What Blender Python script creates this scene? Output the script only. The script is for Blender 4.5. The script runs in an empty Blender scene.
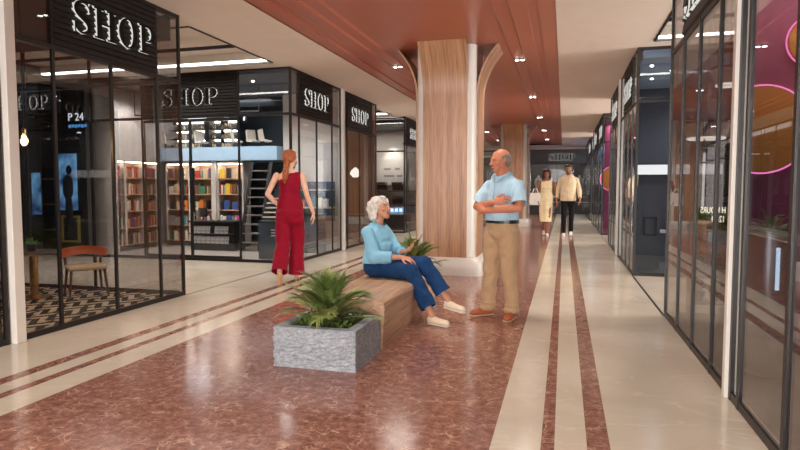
import bpy, bmesh, math, random
from mathutils import Vector, Matrix, Euler, noise
from mathutils.geometry import tessellate_polygon
PI = math.pi
sc = bpy.context.scene
COL = sc.collection
R = random.Random(11)

# ------------------------------------------------------------------ helpers
MW = {}                                   # world matrices of the roots


def tag(o, label=None, cat=None, group=None, kind=None):
    if label: o['label'] = label
    if cat: o['category'] = cat
    if group: o['group'] = group
    if kind: o['kind'] = kind
    return o


def empty(name, loc=(0, 0, 0), rz=0.0, label=None, cat=None, group=None, kind=None):
    o = bpy.data.objects.new(name, None)
    o.empty_display_size = 0.1
    COL.objects.link(o)
    o.location = loc
    o.rotation_euler = (0, 0, rz)
    MW[o] = Matrix.Translation(Vector(loc)) @ Matrix.Rotation(rz, 4, 'Z')
    return tag(o, label, cat, group, kind)


def link(name, me, parent=None):
    o = bpy.data.objects.new(name, me)
    COL.objects.link(o)
    if parent is not None:
        o.parent = parent
    return o


def copy_tree(o, parent=None):
    c = o.copy()
    COL.objects.link(c)
    if parent is not None:
        c.parent = parent
    for ch in list(o.children):
        copy_tree(ch, c)
    return c


class MB:
    """collects shapes in one bmesh"""

    def __init__(self):
        self.bm = bmesh.new()
        self.mi = 0

    def _mark(self, faces):
        for f in faces:
            f.material_index = self.mi

    def box(self, x0, x1, y0, y1, z0, z1, bev=0.0, seg=2):
        v = [self.bm.verts.new(p) for p in ((x0, y0, z0), (x1, y0, z0), (x1, y1, z0), (x0, y1, z0),
                                            (x0, y0, z1), (x1, y0, z1), (x1, y1, z1), (x0, y1, z1))]
        fs = [self.bm.faces.new([v[i] for i in q]) for q in
              ((3, 2, 1, 0), (4, 5, 6, 7), (0, 1, 5, 4), (1, 2, 6, 5), (2, 3, 7, 6), (3, 0, 4, 7))]
        self._mark(fs)
        if bev > 0:
            es = list({e for f in fs for e in f.edges})
            r = bmesh.ops.bevel(self.bm, geom=es, offset=bev, segments=seg, profile=0.5, affect='EDGES')
            self._mark(r['faces'])
        return self

    def obox(self, c, half, M, bev=0.0):
        """box with centre c, half sizes, 3x3 rotation M"""
        n0 = len(self.bm.verts)
        self.box(-half[0], half[0], -half[1], half[1], -half[2], half[2], bev)
        self.bm.verts.ensure_lookup_table()
        for v in list(self.bm.verts)[n0:]:
            v.co = M @ v.co + Vector(c)
        return self

    def beam(self, p0, p1, w, d, up=(0, 0, 1)):
        p0, p1 = Vector(p0), Vector(p1)
        z = (p1 - p0).normalized()
        u = Vector(up)
        if abs(z.dot(u)) > .99: u = Vector((1, 0, 0))
        x = u.cross(z).normalized()
        y = z.cross(x)
        M = Matrix((x, y, z)).transposed()
        return self.obox((p0 + p1) / 2, (w / 2, d / 2, (p1 - p0).length / 2), M)

    def ring(self, c, x, y, rx, ry, seg):
        return [self.bm.verts.new(c + x * (rx * math.cos(2 * PI * i / seg)) + y * (ry * math.sin(2 * PI * i / seg)))
                for i in range(seg)]

    def bridge(self, a, b):
        n = len(a)
        self._mark([self.bm.faces.new((a[i], a[(i + 1) % n], b[(i + 1) % n], b[i])) for i in range(n)])

    def cap(self, a, flip=False):
        self._mark([self.bm.faces.new(a[::-1] if flip else a)])

    def cyl(self, p0, p1, r0, r1=None, seg=16, caps=True):
        return self.tube([p0, p1], [r0, r0 if r1 is None else r1], seg, caps)

    def tube(self, pts, r, seg=8, caps=True, flat=1.0):
        pts = [Vector(p) for p in pts]
        if not isinstance(r, (list, tuple)): r = [r] * len(pts)
        prev = None
        u = None
        first = None
        for i, p in enumerate(pts):
            t = (pts[min(i + 1, len(pts) - 1)] - pts[max(i - 1, 0)]).normalized()
            if u is None:
                a = Vector((0, 0, 1)) if abs(t.z) < .9 else Vector((1, 0, 0))
                u = (a - t * a.dot(t)).normalized()
            else:
                u = (u - t * u.dot(t)).normalized()
            w = t.cross(u)
            rg = self.ring(p, u, w, r[i] * flat, r[i], seg)
            if prev: self.bridge(prev, rg)
            else: first = rg
            prev = rg
        if caps:
            self.cap(first, True)
            self.cap(prev)
        return self

    def lathe(self, prof, c=(0, 0, 0), seg=24, capb=True, capt=True):
        c = Vector(c)
        X, Y = Vector((1, 0, 0)), Vector((0, 1, 0))
        prev = first = None
        for r, z in prof:
            rg = self.ring(c + Vector((0, 0, z)), X, Y, r, r, seg)
            if prev: self.bridge(prev, rg)
            else: first = rg
            prev = rg
        if capb: self.cap(first, True)
        if capt: self.cap(prev)
        return self

    def ball(self, c, r, sub=2):
        if not isinstance(r, (list, tuple)): r = (r, r, r)
        n0 = len(self.bm.verts)
        res = bmesh.ops.create_icosphere(self.bm, subdivisions=sub, radius=1.0)
        for v in res['verts']:
            v.co = Vector((v.co.x * r[0] + c[0], v.co.y * r[1] + c[1], v.co.z * r[2] + c[2]))
            for f in v.link_faces: f.material_index = self.mi
        return self

    def prism(self, loops, fn, d0, d1, side_mi=None, tri=True):
        """loops: outer + holes of 2-D points, fn(u, v, d) -> world point"""
        flat = [p for l in loops for p in l]
        tris = tessellate_polygon([[Vector((p[0], p[1], 0)) for p in l] for l in loops])
        a = [self.bm.verts.new(fn(p[0], p[1], d0)) for p in flat]
        b = [self.bm.verts.new(fn(p[0], p[1], d1)) for p in flat]
        fs = []
        for t in tris:
            if len(set(t)) < 3: continue
            try:
                fs.append(self.bm.faces.new([a[i] for i in t]))
                fs.append(self.bm.faces.new([b[i] for i in reversed(t)]))
            except ValueError:
                pass
        self._mark(fs)
        k = 0
        sd = []
        for l in loops:
            n = len(l)
            for i in range(n):
                try:
                    sd.append(self.bm.faces.new((a[k + i], a[k + (i + 1) % n], b[k + (i + 1) % n], b[k + i])))
                except ValueError:
                    pass
            k += n
        for f in sd: f.material_index = self.mi if side_mi is None else side_mi
        return self

    def quad(self, pts):
        self._mark([self.bm.faces.new([self.bm.verts.new(p) for p in pts])])
        return self

    def build(self, name, mats, parent=None, smooth=False, world=True, fix=True):
        if fix:
            bmesh.ops.recalc_face_normals(self.bm, faces=self.bm.faces)
        if parent is not None and world and parent in MW:
            bmesh.ops.transform(self.bm, matrix=MW[parent].inverted(), verts=self.bm.verts)
        me = bpy.data.meshes.new(name)
        self.bm.to_mesh(me)
        self.bm.free()
        for m in (mats if isinstance(mats, (list, tuple)) else [mats]):
            me.materials.append(m)
        if smooth:
            me.polygons.foreach_set('use_smooth', [True] * len(me.polygons))
        o = link(name, me, parent)
        return o


def auto_smooth(o, ang=40):
    me = o.data
    me.polygons.foreach_set('use_smooth', [True] * len(me.polygons))
    try:
        me.set_sharp_from_angle(angle=math.radians(ang))
    except Exception:
        pass
    return o


def bx(name, mat, x0, x1, y0, y1, z0, z1, parent=None, bev=0.0):
    return MB().box(x0, x1, y0, y1, z0, z1, bev).build(name, mat, parent)


def struct(o):
    o['kind'] = 'structure'
    return o


# ---------------------------------------------------------------- materials
def srgb(r, g, b):
    f = lambda c: (c / 255 / 12.92) if c / 255 <= .04045 else ((c / 255 + .055) / 1.055) ** 2.4
    return (f(r), f(g), f(b), 1.0)


def new_mat(name):
    m = bpy.data.materials.new(name)
    m.use_nodes = True
    nt = m.node_tree
    nt.nodes.clear()
    out = nt.nodes.new('ShaderNodeOutputMaterial')
    return m, nt, out


def N(nt, t, **kw):
    n = nt.nodes.new(t)
    for k, v in kw.items():
        if k.startswith('i_'):
            key = k[2:].replace('_', ' ')
            n.inputs[key].default_value = v
        else:
            setattr(n, k, v)
    return n


def L(nt, a, b): nt.links.new(a, b)


def pbr(name, col, rough=.5, metal=0.0, spec=.5, var=.08, vscale=6.0, bump=0.0, bscale=40.0, stretch=(1, 1, 1),
        emit=None, estr=0.0, coat=0.0, sheen=0.0, detail=4.0, sss=0.0):
    """principled with a soft noise variation of the colour and an optional noise bump"""
    m, nt, out = new_mat(name)
    p = N(nt, 'ShaderNodeBsdfPrincipled')
    p.inputs['Roughness'].default_value = rough
    p.inputs['Metallic'].default_value = metal
    p.inputs['Specular IOR Level'].default_value = spec
    p.inputs['Coat Weight'].default_value = coat
    p.inputs['Coat Roughness'].default_value = .08
    p.inputs['Sheen Weight'].default_value = sheen
    if sss:
        p.inputs['Subsurface Weight'].default_value = sss
        p.inputs['Subsurface Radius'].default_value = (.012, .005, .003)
        p.inputs['Subsurface Scale'].default_value = 1.0
    tc = N(nt, 'ShaderNodeTexCoord')
    mp = N(nt, 'ShaderNodeMapping')
    mp.inputs['Scale'].default_value = stretch
    L(nt, tc.outputs['Object'], mp.inputs['Vector'])
    if var:
        nz = N(nt, 'ShaderNodeTexNoise', i_Scale=vscale, i_Detail=detail)
        L(nt, mp.outputs[0], nz.inputs['Vector'])
        cr = N(nt, 'ShaderNodeValToRGB')
        c = col
        cr.color_ramp.elements[0].position = .3
        cr.color_ramp.elements[1].position = .7
        cr.color_ramp.elements[0].color = tuple(max(0, x * (1 - var)) for x in c[:3]) + (1,)
        cr.color_ramp.elements[1].color = tuple(min(1, x * (1 + var)) for x in c[:3]) + (1,)
        L(nt, nz.outputs['Fac'], cr.inputs['Fac'])
        L(nt, cr.outputs['Color'], p.inputs['Base Color'])
    else:
        p.inputs['Base Color'].default_value = col
    if bump:
        nb = N(nt, 'ShaderNodeTexNoise', i_Scale=bscale, i_Detail=5.0)
        L(nt, mp.outputs[0], nb.inputs['Vector'])
        b = N(nt, 'ShaderNodeBump', i_Strength=bump, i_Distance=.01)
        L(nt, nb.outputs['Fac'], b.inputs['Height'])
        L(nt, b.outputs[0], p.inputs['Normal'])
    if emit is not None:
        p.inputs['Emission Color'].default_value = emit
        p.inputs['Emission Strength'].default_value = estr
    L(nt, p.outputs[0], out.inputs['Surface'])
    return m


def emis(name, col, s):
    m, nt, out = new_mat(name)
    e = N(nt, 'ShaderNodeEmission')
    e.inputs['Color'].default_value = col
    e.inputs['Strength'].default_value = s
    L(nt, e.outputs[0], out.inputs['Surface'])
    return m


def glass_mat(name, tint, f0=.045, rough=.015, gain=1.0):
    """clear pane: tinted transmission plus a Schlick mirror reflection"""
    m, nt, out = new_mat(name)
    lw = N(nt, 'ShaderNodeLayerWeight', i_Blend=.5)
    pw = N(nt, 'ShaderNodeMath', operation='POWER')
    pw.inputs[1].default_value = 4.6
    L(nt, lw.outputs['Facing'], pw.inputs[0])
    ma = N(nt, 'ShaderNodeMath', operation='MULTIPLY_ADD', use_clamp=True)
    ma.inputs[1].default_value = gain * (1 - f0)
    ma.inputs[2].default_value = f0
    L(nt, pw.outputs[0], ma.inputs[0])
    tr = N(nt, 'ShaderNodeBsdfTransparent')
    tr.inputs['Color'].default_value = tint
    gl = N(nt, 'ShaderNodeBsdfGlossy', i_Roughness=rough)
    gl.inputs['Color'].default_value = (1, 1, 1, 1)
    mx = N(nt, 'ShaderNodeMixShader')
    L(nt, ma.outputs[0], mx.inputs['Fac'])
    L(nt, tr.outputs[0], mx.inputs[1])
    L(nt, gl.outputs[0], mx.inputs[2])
    L(nt, mx.outputs[0], out.inputs['Surface'])
    return m


def cream_marble():
    m, nt, out = new_mat('cream_marble')
    p = N(nt, 'ShaderNodeBsdfPrincipled', i_Roughness=.16)
    p.inputs['Specular IOR Level'].default_value = .5
    tc = N(nt, 'ShaderNodeTexCoord')
    n1 = N(nt, 'ShaderNodeTexNoise', i_Scale=1.1, i_Detail=6.0, i_Distortion=.6)
    L(nt, tc.outputs['Object'], n1.inputs['Vector'])
    cr = N(nt, 'ShaderNodeValToRGB')
    cr.color_ramp.elements[0].position = .3
    cr.color_ramp.elements[0].color = srgb(206, 193, 173)
    cr.color_ramp.elements[1].position = .7
    cr.color_ramp.elements[1].color = srgb(230, 220, 203)
    L(nt, n1.outputs['Fac'], cr.inputs['Fac'])
    # fine pale veins
    mp = N(nt, 'ShaderNodeMapping')
    mp.inputs['Scale'].default_value = (.45, 1.5, 1)
    mp.inputs['Rotation'].default_value = (0, 0, .5)
    L(nt, tc.outputs['Object'], mp.inputs['Vector'])
    n2 = N(nt, 'ShaderNodeTexNoise', i_Scale=1.6, i_Detail=5.0, i_Distortion=1.4)
    L(nt, mp.outputs[0], n2.inputs['Vector'])
    s = N(nt, 'ShaderNodeMath', operation='SUBTRACT'); s.inputs[1].default_value = .5
    L(nt, n2.outputs['Fac'], s.inputs[0])
    a = N(nt, 'ShaderNodeMath', operation='ABSOLUTE'); L(nt, s.outputs[0], a.inputs[0])
    mr = N(nt, 'ShaderNodeMapRange', i_From_Min=0.0, i_From_Max=.012, i_To_Min=.55, i_To_Max=0.0)
    L(nt, a.outputs[0], mr.inputs['Value'])
    mx = N(nt, 'ShaderNodeMix', data_type='RGBA')
    L(nt, mr.outputs[0], mx.inputs['Factor'])
    L(nt, cr.outputs['Color'], mx.inputs['A'])
    mx.inputs['B'].default_value = srgb(236, 228, 214)
    L(nt, mx.outputs['Result'], p.inputs['Base Color'])
    L(nt, p.outputs[0], out.inputs['Surface'])
    return m


def red_marble():
    m, nt, out = new_mat('red_marble')
    p = N(nt, 'ShaderNodeBsdfPrincipled', i_Roughness=.15)
    tc = N(nt, 'ShaderNodeTexCoord')
    nd = N(nt, 'ShaderNodeTexNoise', i_Scale=9.0, i_Detail=4.0)
    L(nt, tc.outputs['Object'], nd.inputs['Vector'])
    ad = N(nt, 'ShaderNodeMix', data_type='VECTOR')
    ad.inputs['Factor'].default_value = .12
    L(nt, tc.outputs['Object'], ad.inputs['A'])
    L(nt, nd.outputs['Color'], ad.inputs['B'])
    n1 = N(nt, 'ShaderNodeTexNoise', i_Scale=17.0, i_Detail=8.0, i_Roughness=.72)
    L(nt, tc.outputs['Object'], n1.inputs['Vector'])
    cr = N(nt, 'ShaderNodeValToRGB')
    cr.color_ramp.elements[0].position = .32
    cr.color_ramp.elements[0].color = srgb(106, 67, 57)
    cr.color_ramp.elements[1].position = .72
    cr.color_ramp.elements[1].color = srgb(190, 148, 130)
    e = cr.color_ramp.elements.new(.52); e.color = srgb(150, 103, 89)
    L(nt, n1.outputs['Fac'], cr.inputs['Fac'])
    last = cr.outputs['Color']
    for sc_, wd, am, col in ((9.5, .04, .85, srgb(228, 190, 166)), (15.0, .06, .8, srgb(208, 168, 146)), (34.0, .10, .6, srgb(92, 50, 44))):
        vo = N(nt, 'ShaderNodeTexVoronoi', feature='DISTANCE_TO_EDGE', i_Scale=sc_)
        L(nt, ad.outputs['Result'], vo.inputs['Vector'])
        mr = N(nt, 'ShaderNodeMapRange', i_From_Min=0.0, i_From_Max=wd, i_To_Min=am, i_To_Max=0.0)
        L(nt, vo.outputs['Distance'], mr.inputs['Value'])
        nm = N(nt, 'ShaderNodeTexNoise', i_Scale=sc_ * .7, i_Detail=3.0)
        L(nt, tc.outputs['Object'], nm.inputs['Vector'])
        m2 = N(nt, 'ShaderNodeMapRange', i_From_Min=.47, i_From_Max=.62)
        L(nt, nm.outputs['Fac'], m2.inputs['Value'])
        mu = N(nt, 'ShaderNodeMath', operation='MULTIPLY')
        L(nt, mr.outputs[0], mu.inputs[0]); L(nt, m2.outputs[0], mu.inputs[1])
        mx = N(nt, 'ShaderNodeMix', data_type='RGBA')
        L(nt, mu.outputs[0], mx.inputs['Factor'])
        L(nt, last, mx.inputs['A'])
        mx.inputs['B'].default_value = col
        last = mx.outputs['Result']
    L(nt, last, p.inputs['Base Color'])
    L(nt, p.outputs[0], out.inputs['Surface'])
    return m


def wood(name, c0, c1, axis='Z', plank=.0, rough=.4, fine=1.0, uv=False):
    """straight-grained veneer, grain along axis"""
    m, nt, out = new_mat(name)
    p = N(nt, 'ShaderNodeBsdfPrincipled', i_Roughness=rough)
    tc = N(nt, 'ShaderNodeTexCoord')
    mp = N(nt, 'ShaderNodeMapping')
    s = {'X': (.6, 14, 14), 'Y': (14, .6, 14), 'Z': (14, 14, .6)}[axis]
    mp.inputs['Scale'].default_value = tuple(v * fine for v in s)
    L(nt, tc.outputs['UV' if uv else 'Object'], mp.inputs['Vector'])
    n1 = N(nt, 'ShaderNodeTexNoise', i_Scale=1.0, i_Detail=6.0, i_Distortion=.5)
    L(nt, mp.outputs[0], n1.inputs['Vector'])
    n2 = N(nt, 'ShaderNodeTexNoise', i_Scale=4.5, i_Detail=4.0)
    L(nt, mp.outputs[0], n2.inputs['Vector'])
    mxn = N(nt, 'ShaderNodeMath', operation='MULTIPLY_ADD')
    mxn.inputs[1].default_value = .45
    L(nt, n2.outputs['Fac'], mxn.inputs[0])
    h = N(nt, 'ShaderNodeMath', operation='MULTIPLY'); h.inputs[1].default_value = .55
    L(nt, n1.outputs['Fac'], h.inputs[0]); L(nt, h.outputs[0], mxn.inputs[2])
    cr = N(nt, 'ShaderNodeValToRGB')
    cr.color_ramp.elements[0].position = .36
    cr.color_ramp.elements[0].color = c0
    cr.color_ramp.elements[1].position = .64
    cr.color_ramp.elements[1].color = c1
    L(nt, mxn.outputs[0], cr.inputs['Fac'])
    L(nt, cr.outputs['Color'], p.inputs['Base Color'])
    b = N(nt, 'ShaderNodeBump', i_Strength=.12, i_Distance=.004)
    L(nt, mxn.outputs[0], b.inputs['Height'])
    L(nt, b.outputs[0], p.inputs['Normal'])
    L(nt, p.outputs[0], out.inputs['Surface'])
    return m


def zigzag():
    m, nt, out = new_mat('zigzag_carpet')
    p = N(nt, 'ShaderNodeBsdfPrincipled', i_Roughness=.9)
    p.inputs['Specular IOR Level'].default_value = .1
    tc = N(nt, 'ShaderNodeTexCoord')
    sp = N(nt, 'ShaderNodeSeparateXYZ')
    L(nt, tc.outputs['Object'], sp.inputs[0])

    def mth(op, a, b=None):
        n = N(nt, 'ShaderNodeMath', operation=op)
        for i, v in enumerate((a, b)):
            if v is None: continue
            if isinstance(v, (int, float)): n.inputs[i].default_value = v
            else: L(nt, v, n.inputs[i])
        return n.outputs[0]
    y = mth('MULTIPLY', sp.outputs['Y'], 6.5)
    tri = mth('PINGPONG', mth('MULTIPLY', sp.outputs['X'], 7.0), 1.0)
    v = mth('FRACT', mth('ADD', mth('MULTIPLY', sp.outputs['Y'], 5.0), mth('MULTIPLY', tri, .9)))
    st = mth('GREATER_THAN', v, .52)
    ck = mth('GREATER_THAN', mth('FRACT', mth('ADD', mth('MULTIPLY', sp.outputs['X'], 3.5), mth('MULTIPLY', mth('FLOOR', y), .37))), .16)
    fac = mth('MULTIPLY', st, ck)
    mx = N(nt, 'ShaderNodeMix', data_type='RGBA')
    L(nt, fac, mx.inputs['Factor'])
    mx.inputs['A'].default_value = srgb(30, 26, 25)
    mx.inputs['B'].default_value = srgb(205, 190, 168)
    L(nt, mx.outputs['Result'], p.inputs['Base Color'])
    L(nt, p.outputs[0], out.inputs['Surface'])
    return m


def stone():
    m, nt, out = new_mat('split_granite')
    p = N(nt, 'ShaderNodeBsdfPrincipled', i_Roughness=.85)
    p.inputs['Specular IOR Level'].default_value = .25
    tc = N(nt, 'ShaderNodeTexCoord')
    n1 = N(nt, 'ShaderNodeTexNoise', i_Scale=22.0, i_Detail=6.0, i_Roughness=.7)
    n2 = N(nt, 'ShaderNodeTexNoise', i_Scale=220.0, i_Detail=2.0)
    for n in (n1, n2): L(nt, tc.outputs['Object'], n.inputs['Vector'])
    ad = N(nt, 'ShaderNodeMath', operation='MULTIPLY_ADD'); ad.inputs[1].default_value = .5
    L(nt, n2.outputs['Fac'], ad.inputs[0])
    h = N(nt, 'ShaderNodeMath', operation='MULTIPLY'); h.inputs[1].default_value = .5
    L(nt, n1.outputs['Fac'], h.inputs[0]); L(nt, h.outputs[0], ad.inputs[2])
    cr = N(nt, 'ShaderNodeValToRGB')
    cr.color_ramp.elements[0].position = .32; cr.color_ramp.elements[0].color = srgb(118, 123, 130)
    cr.color_ramp.elements[1].position = .7; cr.color_ramp.elements[1].color = srgb(206, 212, 218)
    L(nt, ad.outputs[0], cr.inputs['Fac'])
    L(nt, cr.outputs['Color'], p.inputs['Base Color'])
    b = N(nt, 'ShaderNodeBump', i_Strength=.7, i_Distance=.014)
    L(nt, ad.outputs[0], b.inputs['Height'])
    L(nt, b.outputs[0], p.inputs['Normal'])
    L(nt, p.outputs[0], out.inputs['Surface'])
    return m


M = {}
M['cream'] = cream_marble()
M['red'] = red_marble()
M['ceil'] = pbr('beige_plaster', srgb(232, 218, 206), .75, var=.02, spec=.2)
M['terra'] = pbr('terracotta_panel', srgb(180, 104, 82), .3, var=.04, vscale=1.5, spec=.4)
M['white'] = pbr('white_lacquer', srgb(226, 222, 214), .3, var=.02)
M['offwhite'] = pbr('offwhite_wall', srgb(206, 200, 192), .6, var=.03)
M['frame'] = pbr('dark_bronze_frame', srgb(40, 35, 33), .4, metal=.3, var=.05)
M['fascia'] = pbr('dark_louvre', srgb(34, 30, 29), .55, spec=.3, metal=.0, var=.05)
M['black'] = pbr('black_paint', srgb(18, 17, 17), .4, var=.1)
M['charcoal'] = pbr('charcoal_panel', srgb(40, 40, 43), .5, var=.08)
M['darkwall'] = pbr('dark_wall', srgb(34, 32, 33), .6, var=.1, vscale=2)
M['slate'] = pbr('slate_blue', srgb(72, 84, 98), .45, var=.06)
M['mezz'] = pbr('blue_grey_fascia', srgb(150, 178, 200), .4, var=.03)
M['greyfloor'] = pbr('grey_shop_floor', srgb(168, 160, 152), .3, var=.05)
M['darkfloor'] = pbr('dark_shop_floor', srgb(70, 60, 54), .25, var=.12, vscale=3)
M['glass'] = glass_mat('shop_glass', (.90, .90, .905, 1), .045)
M['glass_dark'] = glass_mat('smoked_glass', (.76, .74, .74, 1), .04, gain=.72)
M['glass_blue'] = glass_mat('blue_grey_glass', (.80, .83, .86, 1), .045)
M['glass_cafe'] = glass_mat('cafe_glass', (.84, .83, .83, 1), .045)
M['glass_end'] = glass_mat('end_glass', (.93, .93, .93, 1), .008)
M['zig'] = zigzag()
M['stone'] = stone()
M['oak'] = wood('oak_veneer', srgb(150, 104, 74), srgb(206, 162, 124), 'Y', rough=.38, uv=True)
M['benchwood'] = wood('bench_veneer', srgb(164, 122, 92), srgb(218, 184, 150), 'Y', rough=.36)
M['brownwood'] = wood('brown_wood', srgb(70, 44, 30), srgb(112, 74, 50), 'Z', rough=.45)
M['shelfwood'] = wood('shelf_wood', srgb(178, 140, 112), srgb(214, 180, 152), 'X', rough=.5)
M['halo'] = emis('halo_white', (1.0, .96, .88, 1), .5)
M['led'] = emis('led_white', (1.0, .95, .88, 1), 8.0)
M['ledwarm'] = emis('led_warm', (1.0, .82, .63, 1), 26.0)
M['spot'] = emis('spot_lens', (1.0, .95, .88, 1), 14.0)
M['chrome'] = pbr('chrome', srgb(200, 200, 202), .12, metal=1, var=.0)
M['brass'] = pbr('brass', srgb(205, 168, 106), .25, metal=1, var=.05)
# ------------------------------------------------------------ camera, world
H, F = 1.27, 590.0
pitch = math.atan(37 / F)
yaw = math.atan(164 / F * math.cos(pitch))
cam = bpy.data.cameras.new('camera')
cam.sensor_width = 36.0
cam.lens = F / 800 * 36.0
cam.clip_start = .05
camo = bpy.data.objects.new('camera', cam)
COL.objects.link(camo)
camo.location = (0, 0, H)
camo.rotation_euler = (PI / 2 - pitch, 0, yaw)
sc.camera = camo

w = bpy.data.worlds.new('world')
sc.world = w
w.use_nodes = True
bg = w.node_tree.nodes['Background']
bg.inputs['Color'].default_value = (1.0, .94, .88, 1)
bg.inputs['Strength'].default_value = .9
sc.view_settings.view_transform = 'Standard'
sc.view_settings.look = 'None'
sc.view_settings.gamma = 1
sc.view_settings.use_curve_mapping = False
sc.view_settings.exposure = 0.6
try:
    sc.cycles.transparent_max_bounces = 40
    sc.cycles.max_bounces = 12
    sc.cycles.diffuse_bounces = 5
    sc.cycles.glossy_bounces = 5
    sc.cycles.caustics_reflective = False
    sc.cycles.caustics_refractive = False
    sc.cycles.sample_clamp_indirect = 4.0
except Exception:
    pass


def area(name, loc, sx, sy, power, col=(1, .93, .85), rot=(0, 0, 0), spread=180):
    l = bpy.data.lights.new(name, 'AREA')
    l.shape = 'RECTANGLE'
    l.size, l.size_y = sx, sy
    l.energy = power
    l.color = col
    l.spread = math.radians(spread)
    o = bpy.data.objects.new(name, l)
    COL.objects.link(o)
    o.location = loc
    o.rotation_euler = rot
    return o


def spot(name, loc, power, ang=70, col=(1, .92, .82), rot=(0, 0, 0), r=.04):
    l = bpy.data.lights.new(name, 'SPOT')
    l.energy = power
    l.spot_size = math.radians(ang)
    l.spot_blend = .8
    l.shadow_soft_size = r
    l.color = col
    o = bpy.data.objects.new(name, l)
    COL.objects.link(o)
    o.location = loc
    o.rotation_euler = rot
    return o


def point(name, loc, power, col=(1, .9, .8), r=.06):
    l = bpy.data.lights.new(name, 'POINT')
    l.energy = power
    l.shadow_soft_size = r
    l.color = col
    o = bpy.data.objects.new(name, l)
    COL.objects.link(o)
    o.location = loc
    return o


# ------------------------------------------------------------------ setting
ZC = 3.26
XL, XR = -4.32, 0.98
YB, YF = -7.0, 30.0

# floor: one slab, the marble bands laid into it
xs = [(-14, -3.60, 0), (-3.60, -3.49, 1), (-3.49, -3.34, 0), (-3.34, -3.26, 1), (-3.26, -3.01, 0), (-3.01, -.33, 1),
      (-.33, -.09, 0), (-.09, -.025, 1), (-.025, .13, 0), (.13, .24, 1), (.24, 7.0, 0)]
b = MB()
for x0, x1, mi in xs:
    b.mi = mi
    b.box(x0, x1, YB, 36.0, -.2, 0)
struct(b.build('floor', [M['cream'], M['red']]))
# dark floor joints that carry the line of the shopfronts across the passages
b = MB()
for x in (XL, XR):
    for y0, y1 in ((6.03, 8.97), (13.6, 16.0)) if x < 0 else ((6.3, 9.1), (14.2, 16.8)):
        b.box(x - .012, x + .012, y0, y1, 0, .002)
struct(b.build('trim_1', M['frame']))

# beige ceiling, with openings for the red recess and the light troughs of the side passages
RX0, RX1, RY1 = -3.31, -.12, 28.3
troughs = [(-9.0, -4.49, 6.45, 8.62), (1.15, 5.5, 6.75, 8.75), (-9.0, -4.6, 14.1, 15.6)]
b = MB()
b.box(RX0 - 1.2, RX0, YB, 36, ZC, ZC + .3)
b.box(RX1, 1.15, YB, 36, ZC, ZC + .3)
b.box(RX0, RX1, RY1, 36, ZC, ZC + .3)
# left passages
b.box(-14, -9.0, 6.0, 9.0, ZC, ZC + .3)
b.box(-9.0, -4.51, 6.0, 6.45, ZC, ZC + .3)
b.box(-9.0, -4.51, 8.62, 9.0, ZC, ZC + .3)
b.box(-14, -9.0, 13.4, 16.1, ZC, ZC + .3)
b.box(-9.0, -4.51, 13.4, 14.1, ZC, ZC + .3)
b.box(-9.0, -4.51, 15.6, 16.1, ZC, ZC + .3)
# right passages
b.box(1.15, 7.0, 6.2, 6.75, ZC, ZC + .3)
b.box(1.15, 7.0, 8.75, 9.2, ZC, ZC + .3)
b.box(5.5, 7.0, 6.75, 8.75, ZC, ZC + .3)
b.box(1.15, 7.0, 14.0, 17.0, ZC, ZC + .3)
struct(b.build('ceiling', M['ceil']))

# terracotta recess with stepped margins
prof = [(RX0, ZC - .004), (RX0, ZC + .008), (RX0 + .19, ZC + .010), (RX0 + .195, ZC + .030), (RX0 + .30, ZC + .030), (RX0 + .32, ZC + .022),
        (RX0 + .50, ZC + .024), (RX0 + .52, ZC + .046), (RX0 + .68, ZC + .046), (RX0 + .71, ZC + .066)]
mid = (RX0 + RX1)
full = prof + [(mid - x, z) for x, z in reversed(prof)]
b = MB()
for (x0, z0), (x1, z1) in zip(full[:-1], full[1:]):
    b.quad([(x0, YB, z0), (x1, YB, z1), (x1, RY1, z1), (x0, RY1, z0)])
b.quad([(RX0, RY1, ZC - .004), (RX1, RY1, ZC - .004), (RX1, RY1, ZC + .2), (RX0, RY1, ZC + .2)])
b.box(RX0, RX1, YB, RY1, ZC + .2, ZC + .3)
struct(b.build('ceiling_recess', M['terra'], fix=False))

# troughs: upstand, inner top, dark edging and light strips
for i, (x0, x1, y0, y1) in enumerate(troughs):
    b = MB()
    b.box(x0, x1, y0, y1, ZC + .16, ZC + .26)
    b.box(x0 - .02, x1 + .02, y0 - .02, y0, ZC + .0, ZC + .2)
    b.box(x0 - .02, x1 + .02, y1, y1 + .02, ZC + .0, ZC + .2)
    b.box(x1, x1 + .02, y0, y1, ZC + .0, ZC + .2)
    b.box(x0 - .02, x0, y0, y1, ZC + .0, ZC + .2)
    struct(b.build('ceiling_trough', M['ceil']))
    b = MB()
    for q in ((x0, x1, y0 - .012, y0 + .012), (x0, x1, y1 - .012, y1 + .012), (x0 - .012, x0 + .012, y0, y1), (x1 - .012, x1 + .012, y0, y1),
              (x0, x1, (y0 + y1) / 2 - .02, (y0 + y1) / 2 + .02)):
        b.box(q[0], q[1], q[2], q[3], ZC - .012, ZC + .03)
    struct(b.build('trim_%d' % (i + 2), M['frame']))
    for k, yy in enumerate((y0 + .065, y1 - .065)):
        side = ('left', 'right', 'left')[i]
        where = ('near edge', 'far edge')[k]
        pas = ('passage beside the cafe', 'right-hand passage', 'passage before the poster shop')[i]
        t = empty('ceiling_light', ((x0 + x1) / 2, yy, ZC + .1), 0,
                  'white linear light on the %s of the ceiling trough, %s' % (where, pas), 'ceiling light', 'linear lights in the passage troughs')
        bx('housing', M['white'], x0 + .02, x1 - .02, yy - .055, yy + .055, ZC + .035, ZC + .155, t)
        bx('diffuser', M['led'], x0 + .04, x1 - .04, yy - .034, yy + .034, ZC + .015, ZC + .035, t)
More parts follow.
